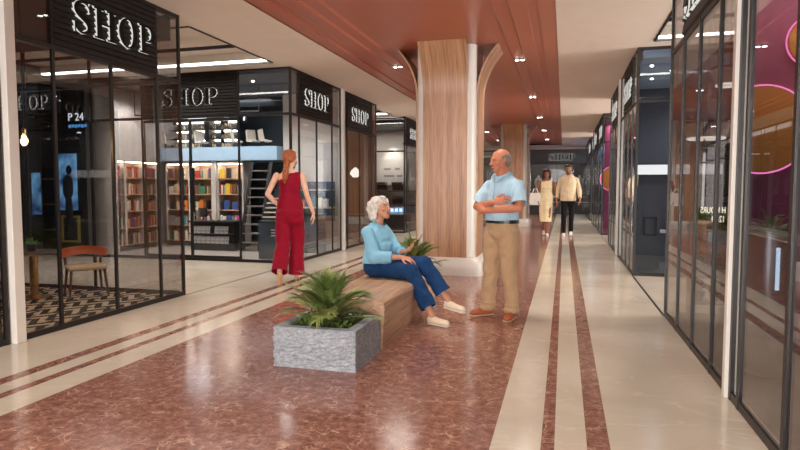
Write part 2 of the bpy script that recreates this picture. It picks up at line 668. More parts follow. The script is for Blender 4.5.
# --------------------------------------------------------------- shopfronts
def ax_pt(axis, c, inw, u, d, z):
    return Vector((c + inw * d, u, z)) if axis == 'Y' else Vector((u, c + inw * d, z))


def fbox(b, axis, c, inw, u0, u1, d0, d1, z0, z1):
    a0, a1 = sorted((c + inw * d0, c + inw * d1))
    u0, u1 = sorted((u0, u1))
    if axis == 'Y': b.box(a0, a1, u0, u1, z0, z1)
    else: b.box(u0, u1, a0, a1, z0, z1)
    return b


def storefront(n, axis, c, inw, u0, u1, mulls, ztr, ztop, glass, solid=(), skip_pane=(), mw=.028):
    """framed glass shopfront; solid = bay spans whose upper part is a sign panel"""
    mid = (u0 + u1) / 2
    root = empty('window_%d' % n, tuple(ax_pt(axis, c, inw, mid, 0, 0)), kind='structure')
    b = MB()
    fbox(b, axis, c, inw, u0, u1, 0, .03, 0, .05)
    fbox(b, axis, c, inw, u0, u1, 0, .06, ztop - .035, ztop)
    if ztr: fbox(b, axis, c, inw, u0, u1, 0, .06, ztr - .02, ztr + .02)
    b.build('frame', M['frame'], root)
    us = [u0] + list(mulls) + [u1]
    for u in us:
        lo, hi = max(u - mw / 2, u0), min(u + mw / 2, u1)
        if hi - lo < mw * .9: lo, hi = (u0, u0 + mw) if u == u0 else (u1 - mw, u1)
        fbox(MB(), axis, c, inw, lo, hi, -.004, .022, 0, ztop).build('mullion', M['frame'], root)
    for i, (a, e) in enumerate(zip(us[:-1], us[1:])):
        spans = [(.055, (ztr - .02) if ztr else ztop - .035)]
        if ztr and not any(s0 <= (a + e) / 2 <= s1 for s0, s1 in solid): spans.append((ztr + .02, ztop - .035))
        for k, (z0, z1) in enumerate(spans):
            if (i, k) in skip_pane: continue
            fbox(MB(), axis, c, inw, a + mw / 2, e - mw / 2, .008, .014, z0, z1).build('glass_pane', glass, root)
    return root


def arc(cx, cy, rx, ry, a0, a1, n):
    return [(cx + rx * math.cos(math.radians(a0 + (a1 - a0) * i / n)), cy + ry * math.sin(math.radians(a0 + (a1 - a0) * i / n)))
            for i in range(n + 1)]


def stroke(pts, ws):
    l, r = [], []
    for i, p in enumerate(pts):
        a = Vector(pts[max(0, i - 1)]); e = Vector(pts[min(len(pts) - 1, i + 1)])
        t = (e - a).normalized()
        nn = Vector((-t.y, t.x)) * ws[i] / 2
        l.append((p[0] + nn.x, p[1] + nn.y)); r.append((p[0] - nn.x, p[1] - nn.y))
    return l + r[::-1]


def smooth_path(pts, k=4):
    out = []
    n = len(pts)
    for i in range(n - 1):
        p0, p1, p2, p3 = pts[max(i - 1, 0)], pts[i], pts[i + 1], pts[min(i + 2, n - 1)]
        for j in range(k):
            t = j / k
            out.append(tuple(.5 * ((2 * b_) + (-a_ + c_) * t + (2 * a_ - 5 * b_ + 4 * c_ - d_) * t * t + (-a_ + 3 * b_ - 3 * c_ + d_) * t ** 3)
                             for a_, b_, c_, d_ in zip(p0, p1, p2, p3)))
    out.append(tuple(pts[-1]))
    return out


def glyphs():
    g = {}
    g['H'] = (1.0, [[[(0, 0), (.44, 0), (.44, .06), (.33, .06), (.33, .47), (.67, .47), (.67, .06), (.56, .06), (.56, 0), (1, 0), (1, .06),
                      (.89, .06), (.89, .94), (1, .94), (1, 1), (.56, 1), (.56, .94), (.67, .94), (.67, .54), (.33, .54), (.33, .94),
                      (.44, .94), (.44, 1), (0, 1), (0, .94), (.11, .94), (.11, .06), (0, .06)]]])
    g['O'] = (.92, [[arc(.46, .5, .46, .52, 0, 345, 23), arc(.46, .5, .23, .465, 0, 345, 23)]])
    P = [(0, 0), (.46, 0), (.46, .06), (.33, .06), (.33, .43), (.50, .43)] + arc(.50, .715, .36, .285, -80, 80, 12) + \
        [(.50, 1), (0, 1), (0, .94), (.11, .94), (.11, .06), (0, .06)]
    Ph = [(.33, .49), (.44, .49)] + arc(.44, .715, .185, .225, -75, 75, 10) + [(.44, .94), (.33, .94)]
    g['P'] = (.88, [[P, Ph]])
    c = [(.69, .74, .03), (.64, .87, .05), (.52, .96, .06), (.36, .975, .075), (.2, .91, .12), (.13, .77, .17), (.19, .635, .2), (.38, .52, .21),
         (.57, .41, .21), (.65, .265, .19), (.6, .11, .13), (.43, .03, .075), (.27, .03, .06), (.14, .12, .05), (.08, .27, .03)]
    sp = smooth_path(c, 3)
    S = stroke([(q[0], q[1]) for q in sp], [max(q[2], .02) for q in sp])
    g['S'] = (.76, [[S], [[(.655, .70), (.715, .70), (.715, 1.0), (.655, .93)]], [[(.05, 0), (.11, .08), (.11, .31), (.05, .31)]]])
    return g


GL = glyphs()
M['letter'] = pbr('black_letter', srgb(14, 13, 13), .7, spec=.2, var=0)


def offset(poly, d):
    n = len(poly)
    area2 = sum(poly[i][0] * poly[(i + 1) % n][1] - poly[(i + 1) % n][0] * poly[i][1] for i in range(n))
    s = 1 if area2 > 0 else -1
    out = []
    for i in range(n):
        a, p, e = Vector(poly[i - 1]), Vector(poly[i]), Vector(poly[(i + 1) % n])
        t1, t2 = (p - a), (e - p)
        if t1.length < 1e-6 or t2.length < 1e-6:
            out.append(poly[i]); continue
        t1.normalize(); t2.normalize()
        n1, n2 = Vector((t1.y, -t1.x)), Vector((t2.y, -t2.x))
        m = n1 + n2
        if m.length < 1e-3: m = n1
        else: m = m / max(.5, m.length_squared / 2)
        out.append((p.x + s * d * m.x, p.y + s * d * m.y))
    return out


def letters(root, axis, c, inw, u_start, rd, z0, h, word='SHOP', gap=.10, proud=.032, mats=None, lift=.014):
    """raised black letters with lit white returns and halo"""
    u = u_start
    for ch in word:
        wd, polys = GL[ch]
        b = MB()
        for loops in polys:
            def fn(x, y, d, u=u):
                return ax_pt(axis, c, inw, u + rd * x * h, -d, z0 + y * h)
            b.mi = 1
            b.prism([offset(loops[0], .015)] + [offset(l, -.015) for l in loops[1:]], fn, lift * .4, lift)      # halo plate
            b.mi = 0
            b.prism(loops, fn, lift, proud, side_mi=1)
        b.build('letter', mats or [M['letter'], M['halo']], root)
        u += rd * (wd + gap) * h
    return u


def fascia(root, axis, c, inw, u0, u1, z0, z1, n=11, proud=.02):
    """horizontal louvre panel"""
    u0, u1 = sorted((u0, u1))
    b = MB()
    fbox(b, axis, c, inw, u0, u1, .0, .06, z0, z1)
    hh = (z1 - z0) / n
    for i in range(n):
        za = z0 + i * hh
        q = [(-.001, za + .02 * hh), (proud, za + .12 * hh), (proud * .55, za + .80 * hh), (-.001, za + .9 * hh)]
        pts0 = [b.bm.verts.new(ax_pt(axis, c, inw, u0, -d, z)) for d, z in q]
        pts1 = [b.bm.verts.new(ax_pt(axis, c, inw, u1, -d, z)) for d, z in q]
        for k in range(4):
            b.bm.faces.new((pts0[k], pts0[(k + 1) % 4], pts1[(k + 1) % 4], pts1[k]))
        b.bm.faces.new(pts0); b.bm.faces.new(pts1[::-1])
    return b.build('louvre_panel', M['fascia'], root)


def shop_sign(axis, c, inw, u0, u1, z0, z1, us, rd, lz, lh, label, group=None, n=11, mats=None):
    root = empty('shop_sign', tuple(ax_pt(axis, c, inw, (u0 + u1) / 2, 0, z0)), 0, label, 'sign', group)
    fascia(root, axis, c, inw, u0, u1, z0, z1, n)
    letters(root, axis, c, inw, us, rd, lz, lh, mats=mats)
    return root


ZT = 2.5
G = M['glass']
# ---- left side
# unit in front of the white post
storefront(1, 'Y', XL, -1, .6, 3.70, [1.6, 2.65], ZT, ZC, M['glass_dark'])
struct(bx('wall_left_near', M['darkwall'], -4.75, -4.6, -6.0, 3.70, 0, ZC))
struct(bx('wall_left_behind', M['darkwall'], -4.75, -4.32, YB, .6, 0, ZC))


def post(n, x0, x1, y0, y1):
    return struct(bx('trim_%d' % n, M['white'], x0, x1, y0, y1, 0, ZC, bev=.006))


post(10, -4.35, -4.264, 3.725, 3.818)
# cafe
storefront(2, 'Y', XL, -1, 3.825, 6.02, [4.235, 4.925, 5.60], ZT, ZC, M['glass_cafe'], solid=[(4.2, 5.62)])
storefront(3, 'X', 6.02, -1, -7.6, -4.325, [-6.6, -5.6], ZT, ZC, M['glass_cafe'])
shop_sign('Y', XL, -1, 4.235, 5.60, ZT + .02, ZC, 4.44, 1, 2.69, .29,
          'black halo-lit SHOP sign on the louvred fascia above the cafe with the patterned carpet', n=14)
struct(bx('wall_cafe_back', M['darkwall'], -7.75, -7.6, 3.6, 6.02, 0, ZC))
struct(bx('wall_cafe_side', M['darkwall'], -7.6, -4.41, 3.60, 3.72, 0, ZC))
struct(bx('ceiling_cafe', M['darkwall'], -7.6, -4.39, 3.72, 5.95, 2.96, 3.2))
# bookshop
storefront(4, 'X', 8.98, 1, -8.54, -4.365, [-7.26, -5.33], ZT, ZC, G, solid=[(-7.3, -5.3)], skip_pane=((1, 0),))
shop_sign('X', 8.98, 1, -7.25, -5.35, ZT + .02, ZC, -6.83, 1, 2.69, .29,
          'black SHOP sign facing the cafe, over the glass double doors of the bookshop', n=14)
storefront(5, 'Y', -4.36, -1, 8.985, 11.25, [9.31, 10.05, 10.79], ZT, ZC, G, solid=[(9.3, 10.8)])
shop_sign('Y', -4.36, -1, 9.31, 10.79, ZT + .02, ZC, 9.50, 1, 2.70, .29,
          'black SHOP sign just round the corner of the bookshop, above the woman in red', n=14)
d = empty('door_1', (-6.3, 8.98, 0), kind='structure')
for x0, x1, hx in ((-7.24, -6.31, -6.42), (-6.29, -5.35, -6.20)):
    b = MB()
    b.box(x0, x1, 9.0, 9.03, .02, .09); b.box(x0, x1, 9.0, 9.03, 2.42, 2.47)
    b.box(x0, x0 + .012, 9.0, 9.03, .09, 2.42); b.box(x1 - .012, x1, 9.0, 9.03, .09, 2.42)
    lf = b.build('door_leaf', M['frame'], d)
    MW[lf] = MW[d]
    bx('glass_pane', G, x0 + .014, x1 - .014, 9.011, 9.019, .092, 2.418, lf)
    b = MB(); b.box(hx - .022, hx + .022, 8.925, 8.955, .85, 1.62, .006)
    for z in (.95, 1.5): b.cyl((hx, 8.95, z), (hx, 9.0, z), .012)
    b.build('pull_handle', M['black'], lf)
post(11, -4.42, -4.31, 11.26, 11.36)
storefront(6, 'Y', -4.36, -1, 11.37, 13.6, [11.62, 12.4, 13.25], ZT, ZC, G, solid=[(11.6, 13.3)])
shop_sign('Y', -4.36, -1, 11.62, 13.25, ZT + .02, ZC, 11.86, 1, 2.69, .29,
          'black SHOP sign over the lamp shop, beyond the thin white post left of the column', n=14)
# bookshop shell
struct(bx('wall_bookshop_left', M['offwhite'], -8.95, -8.75, 9.05, 12.3, 0, ZC))
struct(bx('wall_bookshop_back', M['slate'], -8.75, -5.65, 12.2, 12.35, 0, ZC))
struct(bx('wall_bookshop_right', M['offwhite'], -5.65, -4.44, 11.27, 11.4, 0, ZC))
struct(bx('wall_bookshop_stair', M['offwhite'], -5.65, -5.55, 11.4, 12.35, 0, ZC))
struct(bx('ceiling_bookshop', M['slate'], -8.75, -4.43, 9.06, 12.2, 3.2, 3.26))
struct(bx('floor_bookshop', M['greyfloor'], -8.75, -4.43, 9.05, 12.2, .0, .012))
struct(bx('trim_12', M['mezz'], -8.74, -5.66, 11.0, 12.19, 1.845, 2.13))          # gallery slab
b = MB(); b.cyl((-8.32, 9.28, 0), (-8.32, 9.28, 3.2), .19, seg=28)
struct(auto_smooth(b.build('trim_13', M['offwhite'])))
# lamp shop shell
struct(bx('wall_lamp_shop_back', M['brownwood'], -7.5, -4.43, 13.62, 13.75, 0, ZC))
struct(bx('wall_lamp_shop_left', M['darkwall'], -7.6, -7.5, 11.4, 13.62, 0, ZC))
struct(bx('ceiling_lamp_shop', M['charcoal'], -7.5, -4.43, 11.4, 13.62, 3.0, 3.2))
# unit left of the bookshop, across the passage from the cafe
storefront(7, 'X', 8.98, 1, -12.6, -9.11, [-11.3, -10.25], 2.36, ZC, M['glass'], solid=[(-12.6, -8.7)])
r = empty('shop_sign', (-10.7, 8.98, 2.4), 0, 'faint SHOP sign on the dark fascia seen through the left edge of the cafe', 'sign')
fascia(r, 'X', 8.98, 1, -12.6, -9.11, 2.38, ZC, 14)
letters(r, 'X', 8.98, 1, -10.27, 1, 2.75, .25)
r = bx('wall_screen_unit_pier', M['black'], -9.1, -8.56, 8.93, 9.04, 0, ZC); struct(r)
struct(bx('wall_screen_unit_back', M['darkwall'], -12.6, -8.95, 11.2, 11.35, 0, ZC))
struct(bx('wall_passage_end_left', M['darkwall'], -12.75, -12.6, 6.0, 16.2, 0, ZC))
struct(bx('wall_cafe_north', M['darkwall'], -12.6, -7.62, 5.9, 6.02, 0, ZC))
# poster shop across the second passage
storefront(8, 'X', 16.0, 1, -9.0, -4.305, [-7.4, -5.6], 2.3, ZC - .02, G, solid=[])
storefront(9, 'Y', -4.30, -1, 16.0, 22.0, [16.25, 18.2, 19.5, 20.8], ZT, ZC, M['glass_dark'], solid=[(16.2, 18.3)])
shop_sign('Y', -4.30, -1, 16.27, 18.2, ZT + .02, ZC, 16.55, 1, 2.69, .29,
          'black SHOP sign half hidden behind the left edge of the near oak column')
struct(bx('wall_poster_shop_back', M['offwhite'], -9.0, -4.45, 18.0, 18.15, 0, ZC))
struct(bx('wall_poster_shop_left', M['darkwall'], -9.1, -9.0, 16.05, 18.0, 0, ZC))
struct(bx('ceiling_poster_shop', M['charcoal'], -9.0, -4.4, 16.07, 18.0, 3.05, 3.2))
storefront(10, 'Y', -4.30, -1, 22.2, 30.0, [23.5, 25, 26.5, 28.2], ZT, ZC, M['glass_dark'])
struct(bx('wall_left_far', M['darkwall'], -5.2, -5.05, 18.2, 30.0, 0, ZC))

# ---- right side
GD = M['glass_dark']
storefront(11, 'Y', XR, 1, .2, 3.90, [1.4, 2.25, 3.0, 3.72], None, ZC, G, mw=.036)
post(14, .955, 1.03, 3.905, 3.965)
storefront(12, 'Y', XR, 1, 3.97, 6.30, [4.40, 5.03, 5.66], ZT + .06, ZC, GD, solid=[(4.0, 5.7)])
storefront(13, 'X', 6.30, -1, .985, 4.0, [2.0, 3.0], ZT + .06, ZC, G)
shop_sign('Y', XR, 1, 4.07, 5.66, ZT + .08, ZC, 5.56, -1, 2.70, .30,
          'black halo-lit SHOP sign high over the smoked glass at upper right', n=6)
# pink room behind the nearest glass, then the darker unit
struct(bx('wall_right_near_back', M['darkwall'], 4.0, 4.15, -6, 6.3, 0, ZC))
struct(bx('wall_right_behind', M['darkwall'], .98, 1.4, YB, .2, 0, ZC))
struct(bx('ceiling_right_near', M['charcoal'], 1.06, 4.0, .2, 6.24, 3.18, 3.26))
struct(bx('floor_right_near', M['darkfloor'], 1.06, 4.0, .2, 6.24, 0, .01))
# second right block
storefront(14, 'X', 9.10, 1, .985, 4.6, [1.5, 2.8], ZT, ZC, M['glass_blue'])
storefront(15, 'Y', XR, 1, 9.105, 11.62, [9.65, 10.25, 10.9], ZT, ZC, G, solid=[(9.6, 11.0)])
shop_sign('Y', XR, 1, 9.66, 10.9, ZT + .02, ZC, 10.82, -1, 2.68, .29,
          'black SHOP sign on the corner of the second right block, above the clothes rail')
post(15, .94, 1.04, 11.63, 11.73)
storefront(16, 'Y', XR, 1, 11.74, 14.1, [12.2, 12.8, 13.45], ZT, ZC, G, solid=[(12.1, 13.5)])
shop_sign('Y', XR, 1, 12.2, 13.45, ZT + .02, ZC, 13.40, -1, 2.68, .29,
          'black SHOP sign past the thin white post of the second right block')
M['grey3'] = pbr('grey_blue_wall', srgb(68, 74, 79), .5, var=.05)
struct(bx('wall_right_second_back', M['grey3'], 4.6, 4.75, 9.1, 14.1, 0, ZC))
struct(bx('wall_right_second_far', M['grey3'], 1.06, 4.6, 14.0, 14.1, 0, ZC))
M['ceil2'] = pbr('grey_blue_ceiling', srgb(176, 196, 220), .6, var=.03)
struct(bx('ceiling_right_second', M['ceil2'], 1.06, 4.6, 9.17, 14.0, 3.12, 3.24))
struct(bx('floor_right_second', M['grey3'], 1.06, 4.6, 9.17, 14.0, 0, .012))
struct(bx('wall_passage_end_right', M['darkwall'], 5.6, 5.75, 6.0, 17.2, 0, ZC))
# third block
storefront(17, 'X', 16.8, 1, .985, 4.6, [1.75, 2.9], ZT, ZC, G)
storefront(18, 'Y', XR, 1, 16.805, 22.4, [18.2, 19.6, 21.0], ZT, ZC, GD, solid=[(16.8, 21)])
for (a, e, s, nm) in ((16.84, 18.2, 18.1, 'nearer'), (19.6, 21.0, 20.9, 'farther')):
    shop_sign('Y', XR, 1, a, e, ZT + .02, ZC, s, -1, 2.68, .29,
              'tiny black SHOP sign on the third right block, the %s of its two' % nm)
struct(bx('wall_right_third_back', M['darkwall'], 1.9, 2.0, 17.9, 22.4, 0, ZC))
struct(bx('ceiling_right_third', M['charcoal'], 1.06, 4.6, 16.87, 22.4, 3.12, 3.24))
# fourth block, blue
storefront(19, 'X', 24.2, 1, .985, 4.6, [1.8], ZT, ZC, M['glass_blue'])
storefront(20, 'Y', XR, 1, 24.205, 30.0, [25.5, 27.0, 28.5], ZT, ZC, M['glass_blue'], solid=[(24, 25.5)])
shop_sign('Y', XR, 1, 24.24, 25.5, ZT + .02, ZC, 25.4, -1, 2.68, .29,
          'tiny black SHOP sign on the farthest right block with bluish glass')
M['bluewall'] = pbr('blue_wall', srgb(84, 128, 176), .5, var=.1)
struct(bx('wall_right_fourth_back', M['bluewall'], 1.5, 1.6, 24.5, 30.0, 0, ZC))
# end of the corridor
storefront(21, 'X', 30.0, 1, -4.3, 1.08, [-1.68, -.35, .55], 2.45, 3.15, M['glass_end'], solid=[(-1.6, .6)])
b = MB(); b.box(-1.78, -1.64, 29.85, 29.99, 0, 3.15)
struct(b.build('trim_16', M['white']))
r = empty('shop_sign', (-.3, 30, 2.5), 0, 'wide grey SHOP sign over the shop window at the end of the corridor', 'sign')
M['signgrey'] = pbr('grey_fascia', srgb(96, 92, 90), .5, var=.05)
bx('fascia_panel', M['signgrey'], -1.62, 1.04, 29.97, 30.05, 2.47, 3.12, r)
letters(r, 'X', 29.97, 1, -.75, 1, 2.62, .32)
struct(bx('wall_end_back', M['signgrey'], -4.3, 2.0, 32.0, 32.15, 0, ZC))
struct(bx('wall_end_side', M['signgrey'], 1.1, 1.25, 30.1, 32.0, 0, ZC))
struct(bx('ceiling_end_shop', M['ceil'], -4.3, 1.1, 30.06, 32.0, 2.9, 3.1))
struct(bx('wall_end_bulkhead', M['ceil'], -4.6, 1.3, 30.0, 30.2, 3.15, ZC))
# ------------------------------------------------------- clad pillars, lamps
def pillar(cx, cy, label, top=3.325):
    root = empty('clad_pillar', (cx, cy, 0), 0, label, 'pillar', 'oak clad pillars')
    h, rr = .44, .13

    def section(hh, r):
        pts = []
        for sx, sy, a in ((1, 1, 0), (-1, 1, 90), (-1, -1, 180), (1, -1, 270)):
            for k in range(9):
                t = math.radians(a + 90 * k / 8)
                pts.append((cx + sx * (hh - r) + r * math.cos(t), cy + sy * (hh - r) + r * math.sin(t)))
        return pts
    lev = [(0, .565, .10), (.11, .565, .10)] + [(.11 + .15 * math.sin(math.radians(t)), .565 - .125 * (1 - math.cos(math.radians(t))), .10 + .03 * t / 90)
                                                for t in (15, 30, 45, 60, 75, 90)]
    for nm, lv in (('core', [(.26, h, rr), (top, h, rr)]), ('plinth', lev)):
        b = MB()
        prev = None
        for z, hh, r in lv:
            rg = [b.bm.verts.new((x, y, z)) for x, y in section(hh, r)]
            if prev: b.bridge(prev, rg)
            else: b.cap(rg, True)
            prev = rg
        b.cap(prev)
        auto_smooth(b.build(nm, M['white'], root), 50)
    for ax in range(4):
        b = MB()
        uvl = b.bm.loops.layers.uv.new('UVMap')
        vz = {}
        rot = Matrix.Rotation(PI / 2 * ax, 3, 'Z')
        w2, t = .325, .022
        prev = None
        zs = [.165 + .12 * i for i in range(20)] + [2.6 + (top - 2.6) * i / 12 for i in range(13)]
        for z in zs:
            fl = .29 * max(0, (z - 2.6) / (top - 2.6)) ** 2.2
            wz = w2 + .02 * max(0, (z - 2.6) / (top - 2.6))
            q = [(-wz, h + fl - .004), (wz, h + fl - .004), (wz, h + fl + t), (-wz, h + fl + t)]
            rg = [b.bm.verts.new(rot @ Vector((x, y, z)) + Vector((cx, cy, 0))) for x, y in q]
            for v_, (x, y) in zip(rg, q): vz[v_] = (x + ax * 1.7, z)
            if prev: b.bridge(prev, rg)
            else: b.cap(rg, True)
            prev = rg
        b.cap(prev)
        for f in b.bm.faces:
            for lp in f.loops: lp[uvl].uv = vz[lp.vert]
        auto_smooth(b.build('oak_panel', M['oak'], root), 35)
    return root


pillar(-1.68, 8.95, 'near oak and white pillar standing behind the bench')
pillar(-1.62, 20.2, 'farther oak and white pillar, seen past the shoulder of the standing man')

# recessed twin spots of the terracotta ceiling
names = {0: 'nearest', 1: 'second', 2: 'third', 3: 'fourth', 4: 'farthest'}


SPW = 125


def downlight(x, y, label):
    t = empty('downlight', (x, y, ZC + .05), 0, label, 'downlight', 'spots in the terracotta ceiling')
    z = ZC + .046
    b = MB()
    b.box(x - .085, x + .085, y - .055, y + .055, z - .006, z + .002)
    b.build('trim_plate', M['frame'], t)
    for k in (-1, 1):
        b = MB()
        b.cyl((x + k * .042, y, z - .012), (x + k * .042, y, z - .002), .036, seg=18)
        b.build('spot_ring', M['chrome'], t)
        b = MB()
        b.cyl((x + k * .042, y, z - .016), (x + k * .042, y, z - .0125), .027, seg=18)
        b.build('lens', M['spot'], t)


for i, y in enumerate((9.67, 13.64, 17.6, 21.6, 25.6)):
    downlight(-.71, y, '%s twin downlight on the right margin of the terracotta ceiling' % names[i])
    spot('spot_lamp', (-.71, y, ZC + .02), SPW * (1.5 if y > 13 else 1), 150, r=.3)
for i, y in enumerate((9.67,)):
    downlight(-2.72, y, 'twin downlight on the left margin of the terracotta ceiling, left of the near pillar')
    spot('spot_lamp', (-2.72, y, ZC + .02), SPW, 150, r=.3)
for y in (-2.3, 1.7, 5.7):
    for x in (-2.72, -.71):
        downlight(x, y, 'twin downlight of the terracotta ceiling, %s row before the near pillar' % ('left' if x < -1 else 'right'))
        spot('spot_lamp', (x, y, ZC + .02), SPW, 150, r=.3)
for y in (13.64, 17.6, 21.6, 25.6):
    downlight(-2.72, y, 'twin downlight of the terracotta ceiling, left row beyond the near pillar')
    spot('spot_lamp', (-2.72, y, ZC + .02), SPW * 1.4, 150, r=.3)

# ------------------------------------------------------------ planters, bench
M['soil'] = pbr('soil', srgb(52, 44, 34), .95, var=.3, vscale=30, bump=.6)
M['leaf'] = pbr('palm_leaf', srgb(96, 122, 60), .42, var=.35, vscale=7, spec=.45)
M['leaf2'] = pbr('palm_leaf_pale', srgb(150, 164, 92), .42, var=.3, vscale=7, spec=.45)
M['moss'] = pbr('ground_cover', srgb(82, 104, 44), .6, var=.4, vscale=14)
M['stem'] = pbr('palm_stem', srgb(120, 120, 62), .5, var=.2)


def planter(x0, x1, y0, y1, z1, label, group=None):
    root = empty('stone_planter', ((x0 + x1) / 2, (y0 + y1) / 2, 0), 0, label, 'planter', group)
    b = MB()
    t = .085
    # tapered-free box with a sunk well
    o = [(x0, y0), (x1, y0), (x1, y1), (x0, y1)]
    i_ = [(x0 + t, y0 + t), (x1 - t, y0 + t), (x1 - t, y1 - t), (x0 + t, y1 - t)]
    ob = [b.bm.verts.new((x, y, 0)) for x, y in o]
    ot = [b.bm.verts.new((x, y, z1)) for x, y in o]
    it = [b.bm.verts.new((x, y, z1)) for x, y in i_]
    ib = [b.bm.verts.new((x, y, z1 - .05)) for x, y in i_]
    b.cap(ob, True); b.bridge(ob, ot); b.bridge(ot, it); b.bridge(it, ib); b.cap(ib)
    bmesh.ops.recalc_face_normals(b.bm, faces=b.bm.faces)
    es = [e for e in b.bm.edges if all(abs(v.co.z) > .001 for v in e.verts) and len(e.link_faces) == 2 and e.calc_face_angle() > .5]
    bmesh.ops.bevel(b.bm, geom=es, offset=.006, segments=2, affect='EDGES')
    # rough split faces on the sides
    sides = [f for f in b.bm.faces if abs(f.normal.z) < .1 and f.calc_area() > .05 and
             ((abs(f.calc_center_median().x - x0) < .002) or (abs(f.calc_center_median().x - x1) < .002)
              or (abs(f.calc_center_median().y - y0) < .002) or (abs(f.calc_center_median().y - y1) < .002))]
    es = list({e for f in sides for e in f.edges})
    bmesh.ops.subdivide_edges(b.bm, edges=es, cuts=44, use_grid_fill=True)
    for v in b.bm.verts:
        p = v.co
        if .01 < p.z < z1 - .012:
            nx = -1 if abs(p.x - x0) < .001 else (1 if abs(p.x - x1) < .001 else 0)
            ny = -1 if abs(p.y - y0) < .001 else (1 if abs(p.y - y1) < .001 else 0)
            if nx or ny:
                k = .013 if ny else .004
                d = k * (noise.noise(Vector((p.x * 32, p.y * 32, p.z * 62))) + .7 * noise.noise(Vector((p.x * 60, p.y * 60, p.z * 90))))
                v.co = p + Vector((nx, ny, 0)) * (d - .003)
    b.build('stone_box', M['stone'], root)
    b = MB()
    n = 14
    g = [[b.bm.verts.new((x0 + t + (x1 - x0 - 2 * t) * i / n, y0 + t + (y1 - y0 - 2 * t) * j / n,
                          z1 - .035 + .03 * math.sin(PI * i / n) * math.sin(PI * j / n) + .006 * noise.noise(Vector((i * .8, j * .8, 2)))))
          for j in range(n + 1)] for i in range(n + 1)]
    for i in range(n):
        for j in range(n):
            b.bm.faces.new((g[i][j], g[i + 1][j], g[i + 1][j + 1], g[i][j + 1]))
    b.build('soil', M['soil'], root, smooth=True)
    return root


def frond_mesh(name, ln, arch, nl, ll, seed, mat):
    """arching rachis along +X with narrow drooping leaflets on both sides"""
    r = random.Random(seed)
    b = MB()

    def P(t):
        return Vector((ln * (t - .22 * arch * t * t), 0, ln * (.55 * t * (1.25 - arch * t))))
    pts = [P(i / 12) for i in range(13)]
    b.mi = 1
    b.tube(pts, [.0045 * (1 - .75 * i / 12) + .0008 for i in range(13)], 5)
    b.mi = 0
    for i in range(nl):
        t = .16 + .84 * (i + .5) / nl
        p = P(t)
        tan = (P(min(t + .02, 1.0)) - P(t - .02)).normalized()
        for s in (-1, 1):
            l = ll * (.45 + .75 * math.sin(PI * min(1, .15 + t * .8))) * r.uniform(.85, 1.12)
            d = (tan * r.uniform(.9, 1.3) + Vector((0, s * r.uniform(.38, .7), .22))).normalized()
            up = Vector((0, 0, 1))
            sd = d.cross(up).normalized()
            w = .0046 * r.uniform(.8, 1.15)
            q = []
            for k, (u, ww) in enumerate(((0, .45), (.25, 1), (.6, .85), (1, .06))):
                c = p + d * l * u - Vector((0, 0, .30 * l * u * u))
                q.append((b.bm.verts.new(c + sd * w * ww), b.bm.verts.new(c - Vector((0, 0, -w * .5 * ww))), b.bm.verts.new(c - sd * w * ww)))
            for a, e in zip(q[:-1], q[1:]):
                for m_ in (0, 1):
                    f = b.bm.faces.new((a[m_], a[m_ + 1], e[m_ + 1], e[m_]))
                    f.material_index = 0
    me = bpy.data.meshes.new(name)
    bmesh.ops.recalc_face_normals(b.bm, faces=b.bm.faces)
    b.bm.to_mesh(me); b.bm.free()
    me.materials.append(mat); me.materials.append(M['stem'])
    me.polygons.foreach_set('use_smooth', [True] * len(me.polygons))
    return me


FR = [frond_mesh('frond_%d' % i, .50, (.62, .85, 1.0, .5)[i % 4], 20, .17, 40 + i, M['leaf'] if i % 3 else M['leaf2']) for i in range(8)]


def palm(x, y, z, nf, scale, seed, label, group=None, zup=1.0):
    r = random.Random(seed)
    root = empty('potted_palm', (x, y, z), 0, label, 'plant', group)
    b = MB()
    b.lathe([(.02, -.03), (.035, 0), (.03, .05), (.012, .08)], (x, y, z), 12)
    b.build('crown_base', M['stem'], root, smooth=True)
    for i in range(nf):
        k = i / nf
        o = link('frond', FR[r.randrange(8)], root)
        a = i * 2.39996 + r.uniform(-.25, .25)
        elev = -.22 + 1.1 * k ** .8 + r.uniform(-.2, .2)      # outer fronds hang, inner ones stand
        s = scale * r.uniform(.78, 1.08) * (.82 + .1 * k)
        rr = .035 * (1 - k)
        o.location = (rr * math.cos(a), rr * math.sin(a), .02 + .05 * k)
        o.rotation_euler = Euler((r.uniform(-.25, .25), -elev, a), 'XYZ')
        o.scale = (s, s, s * zup)
    return root


def ground_cover(x0, x1, y0, y1, z, n, seed, label):
    r = random.Random(seed)
    b = MB()
    for i in range(n):
        px_, py_ = r.uniform(x0, x1), r.uniform(y0, y1)
        zz = z + r.uniform(0, .045)
        a, t = r.uniform(0, 6.28), r.uniform(-.3, 1.0)
        l = r.uniform(.018, .034); w_ = l * .38
        d = Vector((math.cos(a) * math.cos(t), math.sin(a) * math.cos(t), math.sin(t)))
        s = Vector((-math.sin(a), math.cos(a), 0))
        c = Vector((px_, py_, zz))
        v = [b.bm.verts.new(p) for p in (c, c + d * l * .5 + s * w_ + Vector((0, 0, .003)), c + d * l, c + d * l * .5 - s * w_ + Vector((0, 0, .003)))]
        b.bm.faces.new(v)
    o = b.build('ground_cover', M['moss'], fix=False)
    return tag(o, label, 'ground cover', None, 'stuff')


